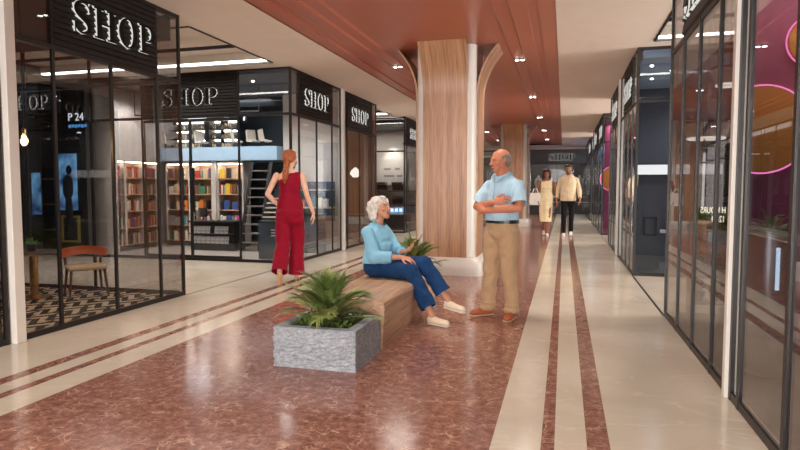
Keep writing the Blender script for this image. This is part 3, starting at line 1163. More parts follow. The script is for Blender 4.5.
def bench(x0, x1, y0, y1, h, label, group=None):
    root = empty('wooden_bench', ((x0 + x1) / 2, (y0 + y1) / 2, 0), 0, label, 'bench', group)
    # closed wooden shell: upright sides, rounded shoulders, slightly domed seat, two dark shadow joints
    r = .055
    prof = [(x0 + .02, 0), (x0, h - .05)] + [(x0 + r - r * math.cos(t), h - .05 + .05 * math.sin(t)) for t in (.4, .8, 1.2, 1.5)] + \
           [((x0 + x1) / 2, h + .012)] + [(x1 - r + r * math.cos(t), h - .05 + .05 * math.sin(t)) for t in (1.5, 1.2, .8, .4)] + [(x1, h - .05), (x1 - .02, 0)]
    n = 3
    cuts = [y0 + (y1 - y0) * i / n for i in range(n + 1)]
    for a, e in zip(cuts[:-1], cuts[1:]):
        b = MB()
        A = [b.bm.verts.new((x, a + .002, z)) for x, z in prof]
        E_ = [b.bm.verts.new((x, e - .002, z)) for x, z in prof]
        b.bridge(A, E_); b.cap(A, True); b.cap(E_)
        auto_smooth(b.build('seat_section', M['benchwood'], root), 35)
    b = MB()
    b.box(x0 + .03, x1 - .03, y0 + .01, y1 - .01, 0, h - .06)
    b.build('core', M['charcoal'], root)
    return root


PX0, PX1 = -1.985, -1.36
planter(PX0, PX1, 3.76, 4.335, .285, 'rough grey stone planter in the foreground at the near end of the bench', 'stone planters')
palm(-1.675, 4.05, .27, 58, .84, 3, 'bushy green palm in the foreground planter, nearest to the viewer', 'palms beside the bench')
ground_cover(PX0 + .09, PX1 - .09, 3.85, 4.245, .265, 900, 5, 'small leafy ground cover under the foreground palm')
bench(-1.975, -1.335, 4.355, 6.26, .385, 'pale wooden bench the grey-haired woman sits on')
planter(-1.985, -1.44, 6.28, 6.86, .285, 'stone planter at the far end of the bench, hidden behind the seated woman', 'stone planters')
palm(-1.68, 6.6, .27, 48, .9, 8, 'green palm behind the seated woman, in front of the near pillar', 'palms beside the bench')
# the next seating group beyond the near pillar, mirrored in the right-hand glass
planter(PX0, PX1, 15.0, 15.575, .285, 'stone planter beyond the near pillar, at the near end of the second bench', 'stone planters')
palm(-1.675, 15.3, .27, 40, 1.0, 13, 'palm beyond the near pillar, at the near end of the second bench', 'palms beside the bench')
bench(-1.975, -1.335, 15.6, 17.5, .385, 'second wooden bench, beyond the near pillar')
planter(PX0, PX1, 17.52, 18.1, .285, 'stone planter beyond the near pillar, at the far end of the second bench', 'stone planters')
palm(-1.68, 17.8, .27, 36, .9, 14, 'palm beyond the near pillar, at the far end of the second bench', 'palms beside the bench')
# ------------------------------------------------------------ cafe furniture
o = bx('patterned_carpet', M['zig'], -7.55, -4.40, 3.74, 5.94, .002, .014)
tag(o, 'black and cream zigzag carpet covering the cafe floor', 'carpet')
M['walnut'] = wood('walnut', srgb(58, 38, 28), srgb(92, 62, 44), 'X', rough=.35)
M['orange'] = pbr('orange_leather', srgb(196, 92, 40), .4, var=.1)
M['creamfab'] = pbr('cream_fabric', srgb(214, 194, 162), .8, var=.06)
M['pot'] = pbr('dark_pot', srgb(30, 36, 34), .3, var=.05)
M['lime'] = pbr('lime_leaf', srgb(96, 158, 60), .45, var=.25, vscale=20)
TX, TY, TH = -5.85, 5.36, .545
t = empty('cafe_table', (TX, TY, 0), 0, 'dark round cafe table on a brass pedestal behind the near left glass', 'table')
b = MB(); b.lathe([(.25, TH - .028), (.275, TH - .018), (.275, TH), (.265, TH + .004)], (TX, TY, 0), 40); b.build('tabletop', M['walnut'], t)
b = MB(); b.lathe([(.045, .03), (.045, TH - .03)], (TX, TY, 0), 20); auto_smooth(b.build('pedestal', M['brass'], t))
b = MB(); b.lathe([(.17, .014), (.17, .024), (.05, .034)], (TX, TY, 0), 32); b.build('base', M['brass'], t)
p = empty('small_plant', (TX - .05, TY + .02, TH), 0, 'small bright green plant in a dark pot on the cafe table', 'plant')
b = MB(); b.lathe([(.04, TH + .004), (.052, TH + .03), (.055, TH + .075), (.047, TH + .075), (.044, TH + .06)], (TX - .05, TY + .02, 0), 20); auto_smooth(b.build('pot', M['pot'], p))
rr = random.Random(4)
b = MB()
for i in range(46):
    a, e, l = rr.uniform(0, 6.28), rr.uniform(.1, 1.3), rr.uniform(.06, .12)
    c = Vector((TX - .05, TY + .02, TH + .07))
    d_ = Vector((math.cos(a) * math.cos(e), math.sin(a) * math.cos(e), math.sin(e)))
    s_ = Vector((-math.sin(a), math.cos(a), 0)) * .014
    m_ = c + d_ * l * .6 + Vector((0, 0, .01))
    b.quad([c, m_ + s_, c + d_ * l - Vector((0, 0, .012)), m_ - s_])
b.build('foliage', M['lime'], p, fix=False)


def cafe_chair(x, y, rz, label):
    t = empty('cafe_chair', (x, y, .014), rz, label, 'chair')

    def loc(*a): return MB(*a)
    # local: faces +Y
    b = MB(); b.box(-.20, .20, -.19, .20, .315, .36, .02, 3); auto_smooth(b.build('seat', M['creamfab'], t, world=False))
    for sx in (-1, 1):
        b = MB(); b.tube([(sx * .17, .16, .32), (sx * .20, .20, 0)], [.016, .011], 10); b.build('leg', M['brownwood'], t, world=False, smooth=True)
        b = MB(); b.tube([(sx * .20, -.21, 0), (sx * .175, -.16, .30), (sx * .20, -.19, .53)], [.011, .017, .013], 10)
        b.build('leg', M['brownwood'], t, world=False, smooth=True)
    b = MB()
    prev = None
    for i in range(17):
        a = math.radians(200 + 140 * i / 16)
        q = []
        for (rad, z) in ((.235, .47), (.255, .47), (.268, .565), (.248, .565)):
            q.append(b.bm.verts.new((rad * math.cos(a), .02 + rad * math.sin(a), z - .02 * abs(i - 8) / 8)))
        if prev: b.bridge(prev, q)
        else: b.cap(q, True)
        prev = q
    b.cap(prev)
    auto_smooth(b.build('backrest', M['orange'], t, world=False), 50)
    return t


cafe_chair(-5.37, 5.62, math.radians(-128), 'cafe chair with an orange curved back and cream seat beside the brass table')
# pendant bulb
M['bulb'] = emis('bulb_glow', (1.0, .72, .42, 1), 8.0)
M['bulbglass'] = glass_mat('bulb_glass', (1.0, .86, .66, 1), .05)
BX, BY, BZ = -4.78, 4.33, 1.71
t = empty('pendant_lamp', (BX, BY, 2.96), 0, 'warm glowing bare bulb hanging behind the near left glass', 'lamp')
b = MB(); b.cyl((BX, BY, BZ + .10), (BX, BY, 2.96), .005, seg=8); b.build('cord', M['black'], t)
b = MB(); b.lathe([(.02, BZ + .055), (.022, BZ + .10), (.008, BZ + .115)], (BX, BY, 0), 16); b.build('socket', M['brass'], t)
b = MB(); b.lathe([(.006, BZ - .065), (.034, BZ - .05), (.046, BZ - .02), (.042, BZ + .01), (.022, BZ + .05)], (BX, BY, 0), 20); b.build('bulb', M['bulbglass'], t, smooth=True)
b = MB(); b.ball((BX, BY, BZ - .012), (.02, .02, .034)); b.build('filament', M['bulb'], t, smooth=True)
point('bulb_light', (BX, BY, BZ), 24, (1, .7, .4), .04)

# ---------------------------------------------- screens of the unit in the passage
M['scr_blue'] = None


def screen_mat(name, c0, c1, s=1.0, scale=3.0):
    m, nt, out = new_mat(name)
    e = N(nt, 'ShaderNodeEmission', i_Strength=s)
    tc = N(nt, 'ShaderNodeTexCoord')
    nz = N(nt, 'ShaderNodeTexNoise', i_Scale=scale, i_Detail=3.0)
    L(nt, tc.outputs['Object'], nz.inputs['Vector'])
    cr = N(nt, 'ShaderNodeValToRGB')
    cr.color_ramp.elements[0].position = .38; cr.color_ramp.elements[0].color = c0
    cr.color_ramp.elements[1].position = .66; cr.color_ramp.elements[1].color = c1
    L(nt, nz.outputs['Fac'], cr.inputs['Fac']); L(nt, cr.outputs['Color'], e.inputs['Color'])
    L(nt, e.outputs[0], out.inputs['Surface'])
    return m


M['scr_blue'] = screen_mat('screen_blue', srgb(24, 58, 104), srgb(120, 182, 226), .9, 2.6)
M['scr_dark'] = pbr('screen_figure', srgb(16, 22, 36), .4, var=.2)
M['txt_white'] = emis('lit_white_text', (.85, .93, 1, 1), 1.0)
M['txt_blue'] = emis('lit_blue_text', (.12, .42, .9, 1), .8)


def text_mesh(body, size, depth=.004):
    cu = bpy.data.curves.new('txt', 'FONT')
    cu.body = body; cu.size = size; cu.extrude = depth; cu.resolution_u = 3
    o = bpy.data.objects.new('txt', cu); COL.objects.link(o)
    dg = bpy.context.evaluated_depsgraph_get()
    me = bpy.data.meshes.new_from_object(o.evaluated_get(dg))
    bpy.data.objects.remove(o, do_unlink=True)
    return me


def text_obj(name, body, size, mat, loc, rot, parent=None, depth=.004, bold=0.0, scale=(1, 1, 1)):
    me = text_mesh(body, size, depth)
    me.materials.clear(); me.materials.append(mat)
    o = link(name, me, parent)
    if parent is not None: loc = MW[parent].inverted() @ Vector(loc)
    o.location = loc; o.rotation_euler = rot; o.scale = scale
    return o


SY = 8.915
t = empty('lit_sign', (-9.12, SY, 2.4), 0, 'lit parking sign reading P 24 on the dark pier seen through the cafe', 'sign')
bx('panel', M['black'], -9.0, -8.56, SY - .005, SY + .015, 2.02, 2.75, t)
text_obj('lettering', 'P 24', .2, M['txt_white'], (-8.80, SY - .012, 2.50), (PI / 2, 0, 0), t)
b = MB()
for k in range(6):
    b.box(-8.79 + .07 * k, -8.735 + .07 * k, SY - .012, SY - .006, 2.37 + .01 * (k % 2), 2.43)
b.build('caption_line', M['txt_blue'], t)
bx('arrow_bar', M['txt_white'], -8.52 - .08, -8.52, SY - .012, SY - .006, 2.27, 2.295, t)


def poster_screen(x0, x1, y, z0, z1, label, fig=True, stand=True):
    t = empty('display_screen', ((x0 + x1) / 2, y, z0), 0, label, 'screen', 'blue screens in the dark unit')
    bx('housing', M['black'], x0 - .03, x1 + .03, y, y + .05, z0 - .03, z1 + .03, t)
    bx('lit_panel', M['scr_blue'], x0, x1, y - .006, y, z0, z1, t)
    if fig:
        b = MB()
        c = (x0 + x1) / 2 + .04
        b.ball((c, y - .006, z1 - .30), (.07, .006, .09)); b.ball((c - .03, y - .006, z1 - .62), (.13, .006, .25)); b.ball((c - .02, y - .006, z1 - 1.05), (.09, .006, .35))
        b.build('figure_picture', M['scr_dark'], t, smooth=True)
    if not stand: return t
    bx('stand', M['black'], (x0 + x1) / 2 - .06, (x0 + x1) / 2 + .06, y + .01, y + .05, .02, z0 - .03, t)
    bx('foot', M['black'], (x0 + x1) / 2 - .2, (x0 + x1) / 2 + .2, y - .1, y + .16, 0, .02, t)
    return t


poster_screen(-9.05, -8.61, 8.88, .86, 1.90, 'tall blue lit screen with a dark figure, below the P 24 sign', stand=False)
M['olive'] = pbr('olive_yellow', srgb(150, 136, 40), .5, var=.05)
t = empty('framed_notice', (-8.82, 8.91, .3), 0, 'small dark notice in an olive yellow frame below the tall blue screen', 'notice')
bx('panel', M['black'], -8.98, -8.66, 8.905, 8.928, .30, .72, t)
for q in ((-9.02, -8.98, .26, .76), (-8.66, -8.62, .26, .76), (-8.98, -8.66, .72, .76), (-8.98, -8.66, .26, .30)):
    bx('frame_bar', M['olive'], q[0], q[1], 8.895, 8.928, q[2], q[3], t)
poster_screen(-11.1, -10.4, 10.2, .7, 1.6, 'smaller blue lit screen left of the tall one, in the dark unit', False)
M['darkshelf'] = pbr('dark_shelf', srgb(46, 42, 40), .5, var=.1)


def dark_rack(x0, x1, y, z1, n, label):
    t = empty('display_rack', ((x0 + x1) / 2, y, 0), 0, label, 'rack', 'dark display racks')
    for x in (x0, x1):
        bx('upright', M['darkshelf'], x - .015, x + .015, y, y + .3, 0, z1, t)
    for k in range(n):
        z = .15 + (z1 - .2) * k / (n - 1)
        bx('shelf', M['shelfwood'] if k % 2 else M['darkshelf'], x0 + .015, x1 - .015, y, y + .3, z, z + .025, t)
    return t


dark_rack(-10.2, -9.85, 9.6, 1.75, 7, 'dark narrow rack left of the tall blue screen')
dark_rack(-11.75, -11.3, 9.8, 1.75, 6, 'dark narrow rack at the far left of the screen unit')

# ------------------------------------------------------------------ bookshop
BC = [('red', (172, 50, 44)), ('orange', (214, 120, 50)), ('yellow', (226, 190, 62)), ('green', (60, 110, 82)), ('teal', (50, 128, 134)),
      ('blue', (56, 84, 140)), ('purple', (112, 66, 112)), ('pink', (206, 78, 140)), ('white', (226, 220, 208)), ('cream', (212, 190, 154)),
      ('black', (38, 36, 38)), ('brown', (112, 74, 56)), ('grey', (140, 136, 134))]
BM = {n: pbr('book_' + n, srgb(*c), .5, var=.05) for n, c in BC}
M['pages'] = pbr('book_pages', srgb(226, 216, 196), .8, var=.04)
BOOKMESH = {}


def book_mesh(cname, w_, h_, d_):
    """upright book: cover boards and spine round a page block; spine faces -Y, local x = thickness"""
    key = (cname, round(w_, 3), round(h_, 3), round(d_, 3))
    if key in BOOKMESH: return BOOKMESH[key]
    b = MB()
    t = .003
    b.box(0, t, 0, d_, 0, h_); b.box(w_ - t, w_, 0, d_, 0, h_); b.box(t, w_ - t, 0, t, 0, h_)
    b.mi = 1
    b.box(t, w_ - t, t, d_ - .006, .005, h_ - .005)
    me = bpy.data.meshes.new('book'); b.bm.to_mesh(me); b.bm.free()
    me.materials.append(BM[cname]); me.materials.append(M['pages'])
    BOOKMESH[key] = me
    return me


NBOOK = [0]
ordn = ['top', 'second', 'third', 'fourth', 'bottom']


def bookcase(root_label, place, axis, u0, u1, front, depth, z0, z1, rows, faces_out, pal, seed, per):
    """axis 'X': faces -Y with u along X; axis 'Y': faces +X with u along Y"""
    r = random.Random(seed)
    mid = (u0 + u1) / 2
    root = empty('bookcase', (mid, front, 0) if axis == 'X' else (front, mid, 0), 0, root_label, 'bookcase', 'lit bookcases of the bookshop')

    def BX_(b, a, e, d0, d1, za, zb):
        if axis == 'X': b.box(a, e, front + d0, front + d1, za, zb)
        else: b.box(front - d1, front - d0, a, e, za, zb)
        return b
    BX_(MB(), u0, u1, depth - .02, depth, z0, z1).build('back_panel', M['shelfwood'], root)
    BX_(MB(), u0, u0 + .03, 0, depth - .02, z0, z1).build('side_panel', M['offwhite'], root)
    BX_(MB(), u1 - .03, u1, 0, depth - .02, z0, z1).build('side_panel', M['offwhite'], root)
    BX_(MB(), u0, u1, -.005, depth, z1, z1 + .04).build('top', M['offwhite'], root)
    BX_(MB(), u0, u1, .0, depth - .02, z0 - .1 if z0 > .1 else 0.012, z0).build('kick', M['charcoal'], root)
    BX_(MB(), u0 + .04, u1 - .04, .02, .05, z1 - .02, z1 - .003).build('light_strip', M['ledwarm'], root)
    hh = (z1 - z0) / rows
    for k in range(rows):
        z = z1 - hh * (k + 1)
        if k < rows: BX_(MB(), u0 + .03, u1 - .03, 0, depth - .02, z, z + .018).build('shelf', M['shelfwood'], root)
        u = u0 + .05
        n = 0
        while n < per:
            cn = r.choice(pal)
            w_ = r.choice((.025, .035, .045)) if not faces_out or r.random() < .45 else r.choice((.10, .13))
            if u + w_ > u1 - .045: break
            h_ = r.choice((.17, .20, .22)) if hh > .25 else .16
            h_ = min(h_, hh - .05)
            d_ = .14 if w_ < .08 else .03
            o = bpy.data.objects.new('book', book_mesh(cn, w_, h_, d_)); COL.objects.link(o)
            dd = r.uniform(.02, .05)
            if axis == 'X':
                o.location = (u, front + dd, z + .018)
            else:
                o.location = (front - dd, u, z + .018); o.rotation_euler = (0, 0, PI / 2)
            tag(o, '%s book on the %s shelf of the %s' % (cn, ordn[k], place), 'book', 'books on the %s shelf of the %s' % (ordn[k], place))
            NBOOK[0] += 1
            u += w_ + (r.uniform(.001, .006) if w_ < .08 else r.uniform(.012, .03))
            if r.random() < .12: u += r.uniform(.03, .09)
            n += 1
    return root


LP = ['red', 'brown', 'cream', 'green', 'black', 'white', 'grey', 'orange', 'purple']
CP = [c for c, _ in BC] + ['white', 'cream', 'white', 'cream', 'brown', 'green', 'grey', 'black', 'red']
for i, (y0, y1, nm) in enumerate(((9.36, 9.89, 'nearest bookcase on the left wall'), (9.89, 10.42, 'middle bookcase on the left wall'), (10.42, 10.95, 'farthest bookcase on the left wall'))):
    bookcase(('nearest', 'middle', 'farthest')[i] + ' lit bookcase on the left wall of the bookshop', nm, 'Y', y0, y1, -8.42, .3, .12, 1.80, 5, False, LP, 20 + i, 11)
for i, (x0, x1, nm) in enumerate(((-8.40, -7.80, 'bookcase left of the door handles'), (-7.76, -7.235, 'bookcase behind the counter monitor'), (-7.125, -6.5, 'bookcase right of the white divider'))):
    bookcase('lit ' + nm + ' on the back wall of the bookshop', nm, 'X', x0, x1, 11.1, .3, .12, 1.79, 5, True, CP, 30 + i, 12)
struct(bx('trim_17', M['offwhite'], -8.74, -8.43, 9.36, 10.96, 1.845, 3.2))
struct(bx('trim_18', M['offwhite'], -7.23, -7.13, 11.05, 11.4, 0.012, 1.84))

# counter with magazines
M['mag'] = pbr('magazine_cover', srgb(190, 190, 190), .5, var=.5, vscale=30)
CX0, CX1, CY = -7.31, -6.30, 10.35
t = empty('sales_counter', ((CX0 + CX1) / 2, CY, .012), 0, 'black counter with two rows of magazines in the middle of the bookshop', 'counter')
bx('body', M['black'], CX0, CX1, CY + .05, CY + .45, .012, .58, t)
bx('top', M['charcoal'], CX0 - .02, CX1 + .02, CY - .02, CY + .47, .58, .61, t)
for z in (.16, .36):
    bx('display_ledge', M['charcoal'], CX0, CX1, CY - .01, CY + .05, z - .02, z, t)
for row, z in (('upper', .36), ('lower', .16)):
    x = CX0 + .06
    k = 0
    while x < CX1 - .12:
        o = bx('magazine', M['mag'], 0, .095, 0, .008, 0, .145)
        o.location = (x, CY + .012, z + .001); o.rotation_euler = (math.radians(-10), 0, 0)
        tag(o, 'grey magazine standing in the %s row on the front of the black counter' % row, 'magazine', '%s row of magazines on the counter' % row)
        x += .105 if k != 3 or row == 'lower' else .2
        k += 1
t = empty('monitor', (-7.12, CY + .2, .61), 0, 'grey computer monitor on the bookshop counter', 'monitor')
bx('screen', M['chrome'], -7.22, -7.00, CY + .19, CY + .21, .68, .86, t); bx('stand', M['chrome'], -7.13, -7.09, CY + .20, CY + .22, .615, .70, t)
bx('foot', M['chrome'], -7.17, -7.05, CY + .16, CY + .26, .61, .618, t)
for i, (x, h_, c, nm) in enumerate(((-6.95, .10, 'white', 'small white box'), (-6.80, .16, 'cream', 'cream carton'), (-6.68, .12, 'white', 'white tub'), (-7.26, .2, 'grey', 'grey bottle'))):
    b = MB(); b.lathe([(.025, .611), (.028, .62), (.028, .611 + h_ * .75), (.012, .611 + h_ * .85), (.012, .611 + h_)], (x, CY + .15 + .03 * i, 0), 14)
    tag(b.build('bottle', BM[c]), '%s bottle standing on the bookshop counter, %s' % (c, ('right of the monitor', 'in the middle of the counter', 'near the right end', 'left of the monitor')[i]), 'bottle', 'bottles on the counter')

# gallery goods: four lit shelf towers and white armchairs
M['goods'] = pbr('pale_goods', srgb(226, 208, 172), .6, var=.15, vscale=30)
tow = ['leftmost', 'second from left', 'third from left', 'rightmost']
for i, (x0, x1) in enumerate(((-8.5, -8.17), (-8.05, -7.72), (-7.68, -7.37), (-7.29, -6.95))):
    t = empty('gallery_shelf', ((x0 + x1) / 2, 11.5, 2.13), 0, '%s lit shelf tower of pale goods on the blue gallery' % tow[i], 'shelf', 'lit shelf towers on the gallery')
    bx('back_panel', M['slate'], x0, x1, 11.68, 11.7, 2.13, 2.78, t)
    for z in (2.14, 2.34, 2.54, 2.74):
        bx('shelf', M['slate'], x0, x1, 11.42, 11.68, z, z + .015, t)
        if z < 2.7:
            bx('light_strip', M['ledwarm'], x0 + .02, x1 - .02, 11.65, 11.67, z + .178, z + .196, t)
            x = x0 + .015
            j = 0
            while x < x1 - .05:
                h_ = R.uniform(.10, .145)
                b = MB(); b.lathe([(.022, z + .016), (.026, z + .03), (.026, z + h_ * .7), (.012, z + h_ * .85), (.013, z + h_)], (x + .026, 11.55, 0), 10)
                tag(b.build('jar', M['goods']), 'pale jar on the %s shelf tower of the blue gallery' % tow[i], 'jar', 'jars on the %s gallery tower' % tow[i])
                x += R.uniform(.056, .075)
M['chairwhite'] = pbr('white_shell', srgb(210, 202, 190), .5, var=.04)
for i, (x, rz, nm) in enumerate(((-6.66, .5, 'right of the lit towers'), (-6.28, -.5, 'in the middle of the gallery'), (-6.0, .8, 'at the right end of the gallery'), (-8.34, .5, 'before the leftmost tower'), (-7.52, -.4, 'before the third tower'))):
    t = empty('gallery_chair', (x, 11.16, 2.13), rz, 'white angular shell chair on the blue gallery, %s' % nm, 'chair', 'white chairs on the gallery')
    b = MB()
    b.prism([[(-.11, .11), (.09, .09), (.12, .12), (-.05, .15), (-.09, .36), (-.14, .34)]], lambda u, v, d: Vector((u, d, v)), -.10, .10)
    auto_smooth(b.build('shell', M['chairwhite'], t, world=False), 30)
    for sx in (-1, 1):
        for sy in (-1, 1):
            b = MB(); b.tube([(sx * .06, sy * .06, .11), (sx * .08, sy * .08, 0)], .008, 6); b.build('leg', M['black'], t, world=False)
t = empty('hanging_lightbox', (-7.45, 10.9, 2.95), 0, 'white lit box hanging above the blue gallery', 'light')
M['lb'] = emis('lightbox_white', (.95, .97, 1, 1), 1.4)
bx('box', M['charcoal'], -7.67, -7.25, 10.9, 10.96, 2.60, 2.77, t); bx('lit_face', M['lb'], -7.66, -7.26, 10.89, 10.9, 2.61, 2.76, t)
for x in (-7.6, -7.32):
    b = MB(); b.cyl((x, 10.93, 2.77), (x, 10.93, 3.2), .005, seg=6); b.build('wire', M['black'], t)
# spotlights on a rail
t = empty('spotlight_rail', (-6.8, 10.2, 2.85), 0, 'black spotlight rail under the bookshop ceiling', 'rail')
b = MB(); b.box(-8.4, -5.6, 10.18, 10.21, 2.72, 2.745); b.build('rail', M['black'], t)
for x in (-8.4, -7.0, -5.61):
    b = MB(); b.cyl((x, 10.195, 2.74), (x, 10.195, 3.2), .008, seg=6); b.build('hanger', M['black'], t)
for i, x in enumerate((-7.45, -6.75, -6.3, -5.9)):
    b = MB(); b.cyl((x, 10.195, 2.72), (x, 10.195, 2.66), .012, seg=8); b.cyl((x, 10.19, 2.67), (x + .03, 10.12, 2.53), .035, .04, seg=14)
    h = b.build('spot_head', M['black'], t)
for i, (x, y, nm) in enumerate(((-5.95, 9.5, 'left'), (-5.45, 9.7, 'right'))):
    b = MB(); b.cyl((x, y, 3.188), (x, y, 3.2), .022, seg=14)
    tag(b.build('ceiling_spot', M['spot']), '%s of two bright round spots in the bookshop ceiling over the corner' % nm, 'downlight', 'bookshop ceiling spots')

# staircase and kiosk, racks behind the woman in red
M['tread'] = pbr('stair_tread', srgb(120, 116, 114), .5, var=.06)
t = empty('staircase', (-5.98, 10.75, .012), 0, 'dark steep staircase rising to the gallery beside the bookcases', 'staircase')
for k in range(9):
    bx('tread', M['tread'], -6.18, -5.80, 10.44 + .058 * k, 10.56 + .058 * k, .17 + .18 * k, .195 + .18 * k, t)
for x in (-6.2, -5.78):
    b = MB(); b.beam((x, 10.42, .03), (x, 10.97, 1.79), .025, .07, up=(1, 0, 0)); b.build('stringer', M['black'], t)
b = MB(); b.beam((-5.74, 10.8, .75), (-5.22, 10.85, 1.82), .16, .04, up=(0, 1, 0)); b.build('side_panel', M['charcoal'], t)
t = empty('leaflet_rack', (-5.4, 10.35, .012), 0, 'white tiered leaflet rack behind the left elbow of the woman in red', 'rack')
for k in range(6):
    bx('tier', M['chairwhite'], -5.66, -5.24, 10.3 + .06 * k, 10.38 + .06 * k, .60 + .09 * k, .625 + .09 * k, t)
for x in (-5.66, -5.24):
    b = MB(); b.beam((x, 10.3, .012), (x, 10.72, 1.16), .02, .03, up=(1, 0, 0)); b.build('side_bar', M['black'], t)
t = empty('info_kiosk', (-5.0, 9.5, .012), 0, 'dark slate kiosk box just inside the bookshop glass by the woman in red', 'kiosk')
bx('body', M['slate'], -5.22, -4.80, 9.4, 9.7, .012, .66, t); bx('plinth', M['black'], -5.20, -4.82, 9.42, 9.68, .013, .05, t)
M['txt_pale'] = pbr('pale_print', srgb(200, 206, 210), .6, var=0)
for k in range(3): bx('print_line', M['txt_pale'], -4.97, -4.86, 9.394, 9.4, .42 + .05 * k, .44 + .05 * k, t)
bx('top', M['charcoal'], -5.24, -4.78, 9.38, 9.72, .66, .685, t)
t = empty('info_kiosk', (-4.75, 10.7, .012), 0, 'second slate kiosk deeper inside, right of the woman in red', 'kiosk')
bx('body', M['slate'], -5.0, -4.56, 10.5, 10.9, .012, .74, t); bx('top', M['charcoal'], -5.02, -4.54, 10.48, 10.92, .74, .765, t)
# device shelf on the end wall, right of the woman in red
t = empty('device_shelf', (-5.1, 11.2, .8), 0, 'wall shelf of small bright boxes behind the corner glass', 'shelf')
bx('board', M['chairwhite'], -5.7, -4.5, 10.95, 11.26, .86, .89, t); bx('board', M['chairwhite'], -5.7, -4.5, 10.95, 11.26, 1.22, 1.24, t)
bx('backing', M['slate'], -5.7, -4.5, 11.245, 11.265, .6, 1.4, t)
DC = [('blue', BM['blue']), ('orange', BM['orange']), ('white', BM['white']), ('teal', BM['teal'])]
x = -5.66
for i in range(9):
    cn, m_ = DC[(i * 3 + i // 4) % 4]
    h_ = R.uniform(.12, .22)
    o = bx('packaged_box', m_, x, x + .09, 11.02, 11.1, .891, .891 + h_)
    tag(o, '%s box on the wall shelf behind the corner glass of the bookshop' % cn, 'box', 'boxes on the wall shelf')
    x += .125

# ------------------------------------------------------------------ lamp shop
M['shade'] = emis('lamp_shade_glow', (1, .93, .82, 1), 1.1)
for i, (x, y, z, nm) in enumerate(((-4.75, 12.0, 1.72, 'nearest'), (-4.9, 12.6, 1.85, 'middle'), (-4.72, 13.1, 1.62, 'farthest'))):
    t = empty('pendant_lamp', (x, y, 3.0), 0, '%s white faceted pendant lamp in the lamp shop' % nm, 'lamp', 'white pendants of the lamp shop')
    b = MB(); b.cyl((x, y, z + .12), (x, y, 3.0), .005, seg=6); b.build('cord', M['black'], t)
    b = MB(); b.lathe([(.06, z - .10), (.13, z - .02), (.10, z + .06), (.02, z + .13)], (x, y, 0), 7); b.build('lamp_shade', M['shade'], t)
t = empty('sideboard', (-4.95, 13.3, 0), 0, 'low dark sideboard in the lamp shop', 'sideboard')
bx('body', M['charcoal'], -5.5, -4.5, 13.1, 13.5, .06, .62, t); bx('top', M['walnut'], -5.52, -4.48, 13.08, 13.52, .62, .65, t)
for x in (-5.3, -5.0, -4.7): bx('leg', M['black'], x - .02, x + .02, 13.2, 13.24, 0, .06, t)

# ---------------------------------------------------------------- poster shop
t = empty('wall_poster', (-4.9, 17.9, 1.4), 0, 'pale spot-lit board above the shelves of the poster shop, left of the near pillar', 'poster')
bx('board', M['offwhite'], -5.7, -4.75, 17.93, 17.99, 1.36, 2.2, t)
M['greytxt'] = pbr('grey_print', srgb(140, 140, 140), .6, var=0)
for k, (a, e) in enumerate(((-5.5, -5.28), (-5.14, -4.98), (-5.5, -5.16), (-5.08, -4.9))):
    bx('print_line', M['greytxt'], a, e, 17.924, 17.93, 1.62 + .22 * (1 - k // 2), 1.68 + .22 * (1 - k // 2), t)
spot('poster_spot', (-5.2, 17.5, 2.9), 45, 60, (1, .95, .88), (math.radians(28), 0, 0))
t = empty('display_shelf', (-5.2, 17.8, .9), 0, 'brown shelf with black devices under the spot-lit board', 'shelf')
bx('board', M['brownwood'], -6.2, -4.45, 17.6, 17.99, 1.16, 1.19, t); bx('board', M['brownwood'], -6.2, -4.45, 17.6, 17.99, .72, .75, t)
for i, x in enumerate((-5.55, -5.0)):
    for k, (z, nm) in enumerate(((1.19, 'upper'), (.75, 'lower'))):
        t = empty('coffee_machine', (x, 17.75, z), 0, 'black coffee machine on the %s shelf of the poster shop, %s' % (nm, ('left one', 'right one')[i]), 'machine', 'machines in the poster shop')
        bx('body', M['black'], x - .17, x + .17, 17.74, 17.9, z, z + .26, t); bx('head', M['chrome'], x - .17, x + .17, 17.66, 17.74, z + .18, z + .26, t)
        bx('tray', M['chrome'], x - .15, x + .15, 17.64, 17.74, z, z + .03, t)
t = empty('lit_sign', (-5.1, 17.6, .5), 0, 'blue lit strip sign just right of the face of the seated woman', 'sign')
bx('panel', M['scr_blue'], -5.5, -4.7, 17.52, 17.57, .50, .68, t)
b = MB()
for k in range(5): b.box(-5.44 + .14 * k, -5.35 + .14 * k, 17.512, 17.52, .54, .64)
b.build('lettering', M['txt_white'], t)
t = empty('shop_counter', (-5.2, 17.2, 0), 0, 'grey counter of the poster shop behind the seated woman', 'counter')
bx('body', M['charcoal'], -6.6, -4.5, 17.1, 17.5, 0, .46, t); bx('top', M['greyfloor'], -6.62, -4.48, 17.08, 17.52, .46, .49, t)

# ----------------------------------------------------------------- right side
M['pink'] = pbr('magenta_wall', srgb(124, 32, 78), .55, var=.05)
M['gold'] = pbr('gold_disc', srgb(186, 116, 36), .38, metal=.35, var=.04)
M['neon'] = emis('pink_neon', (1.0, .24, .58, 1), 1.1)


def pink_wall(name, y, x0, x1):
    return struct(bx(name, M['pink'], x0, x1, y, y + .08, 0, 3.2))


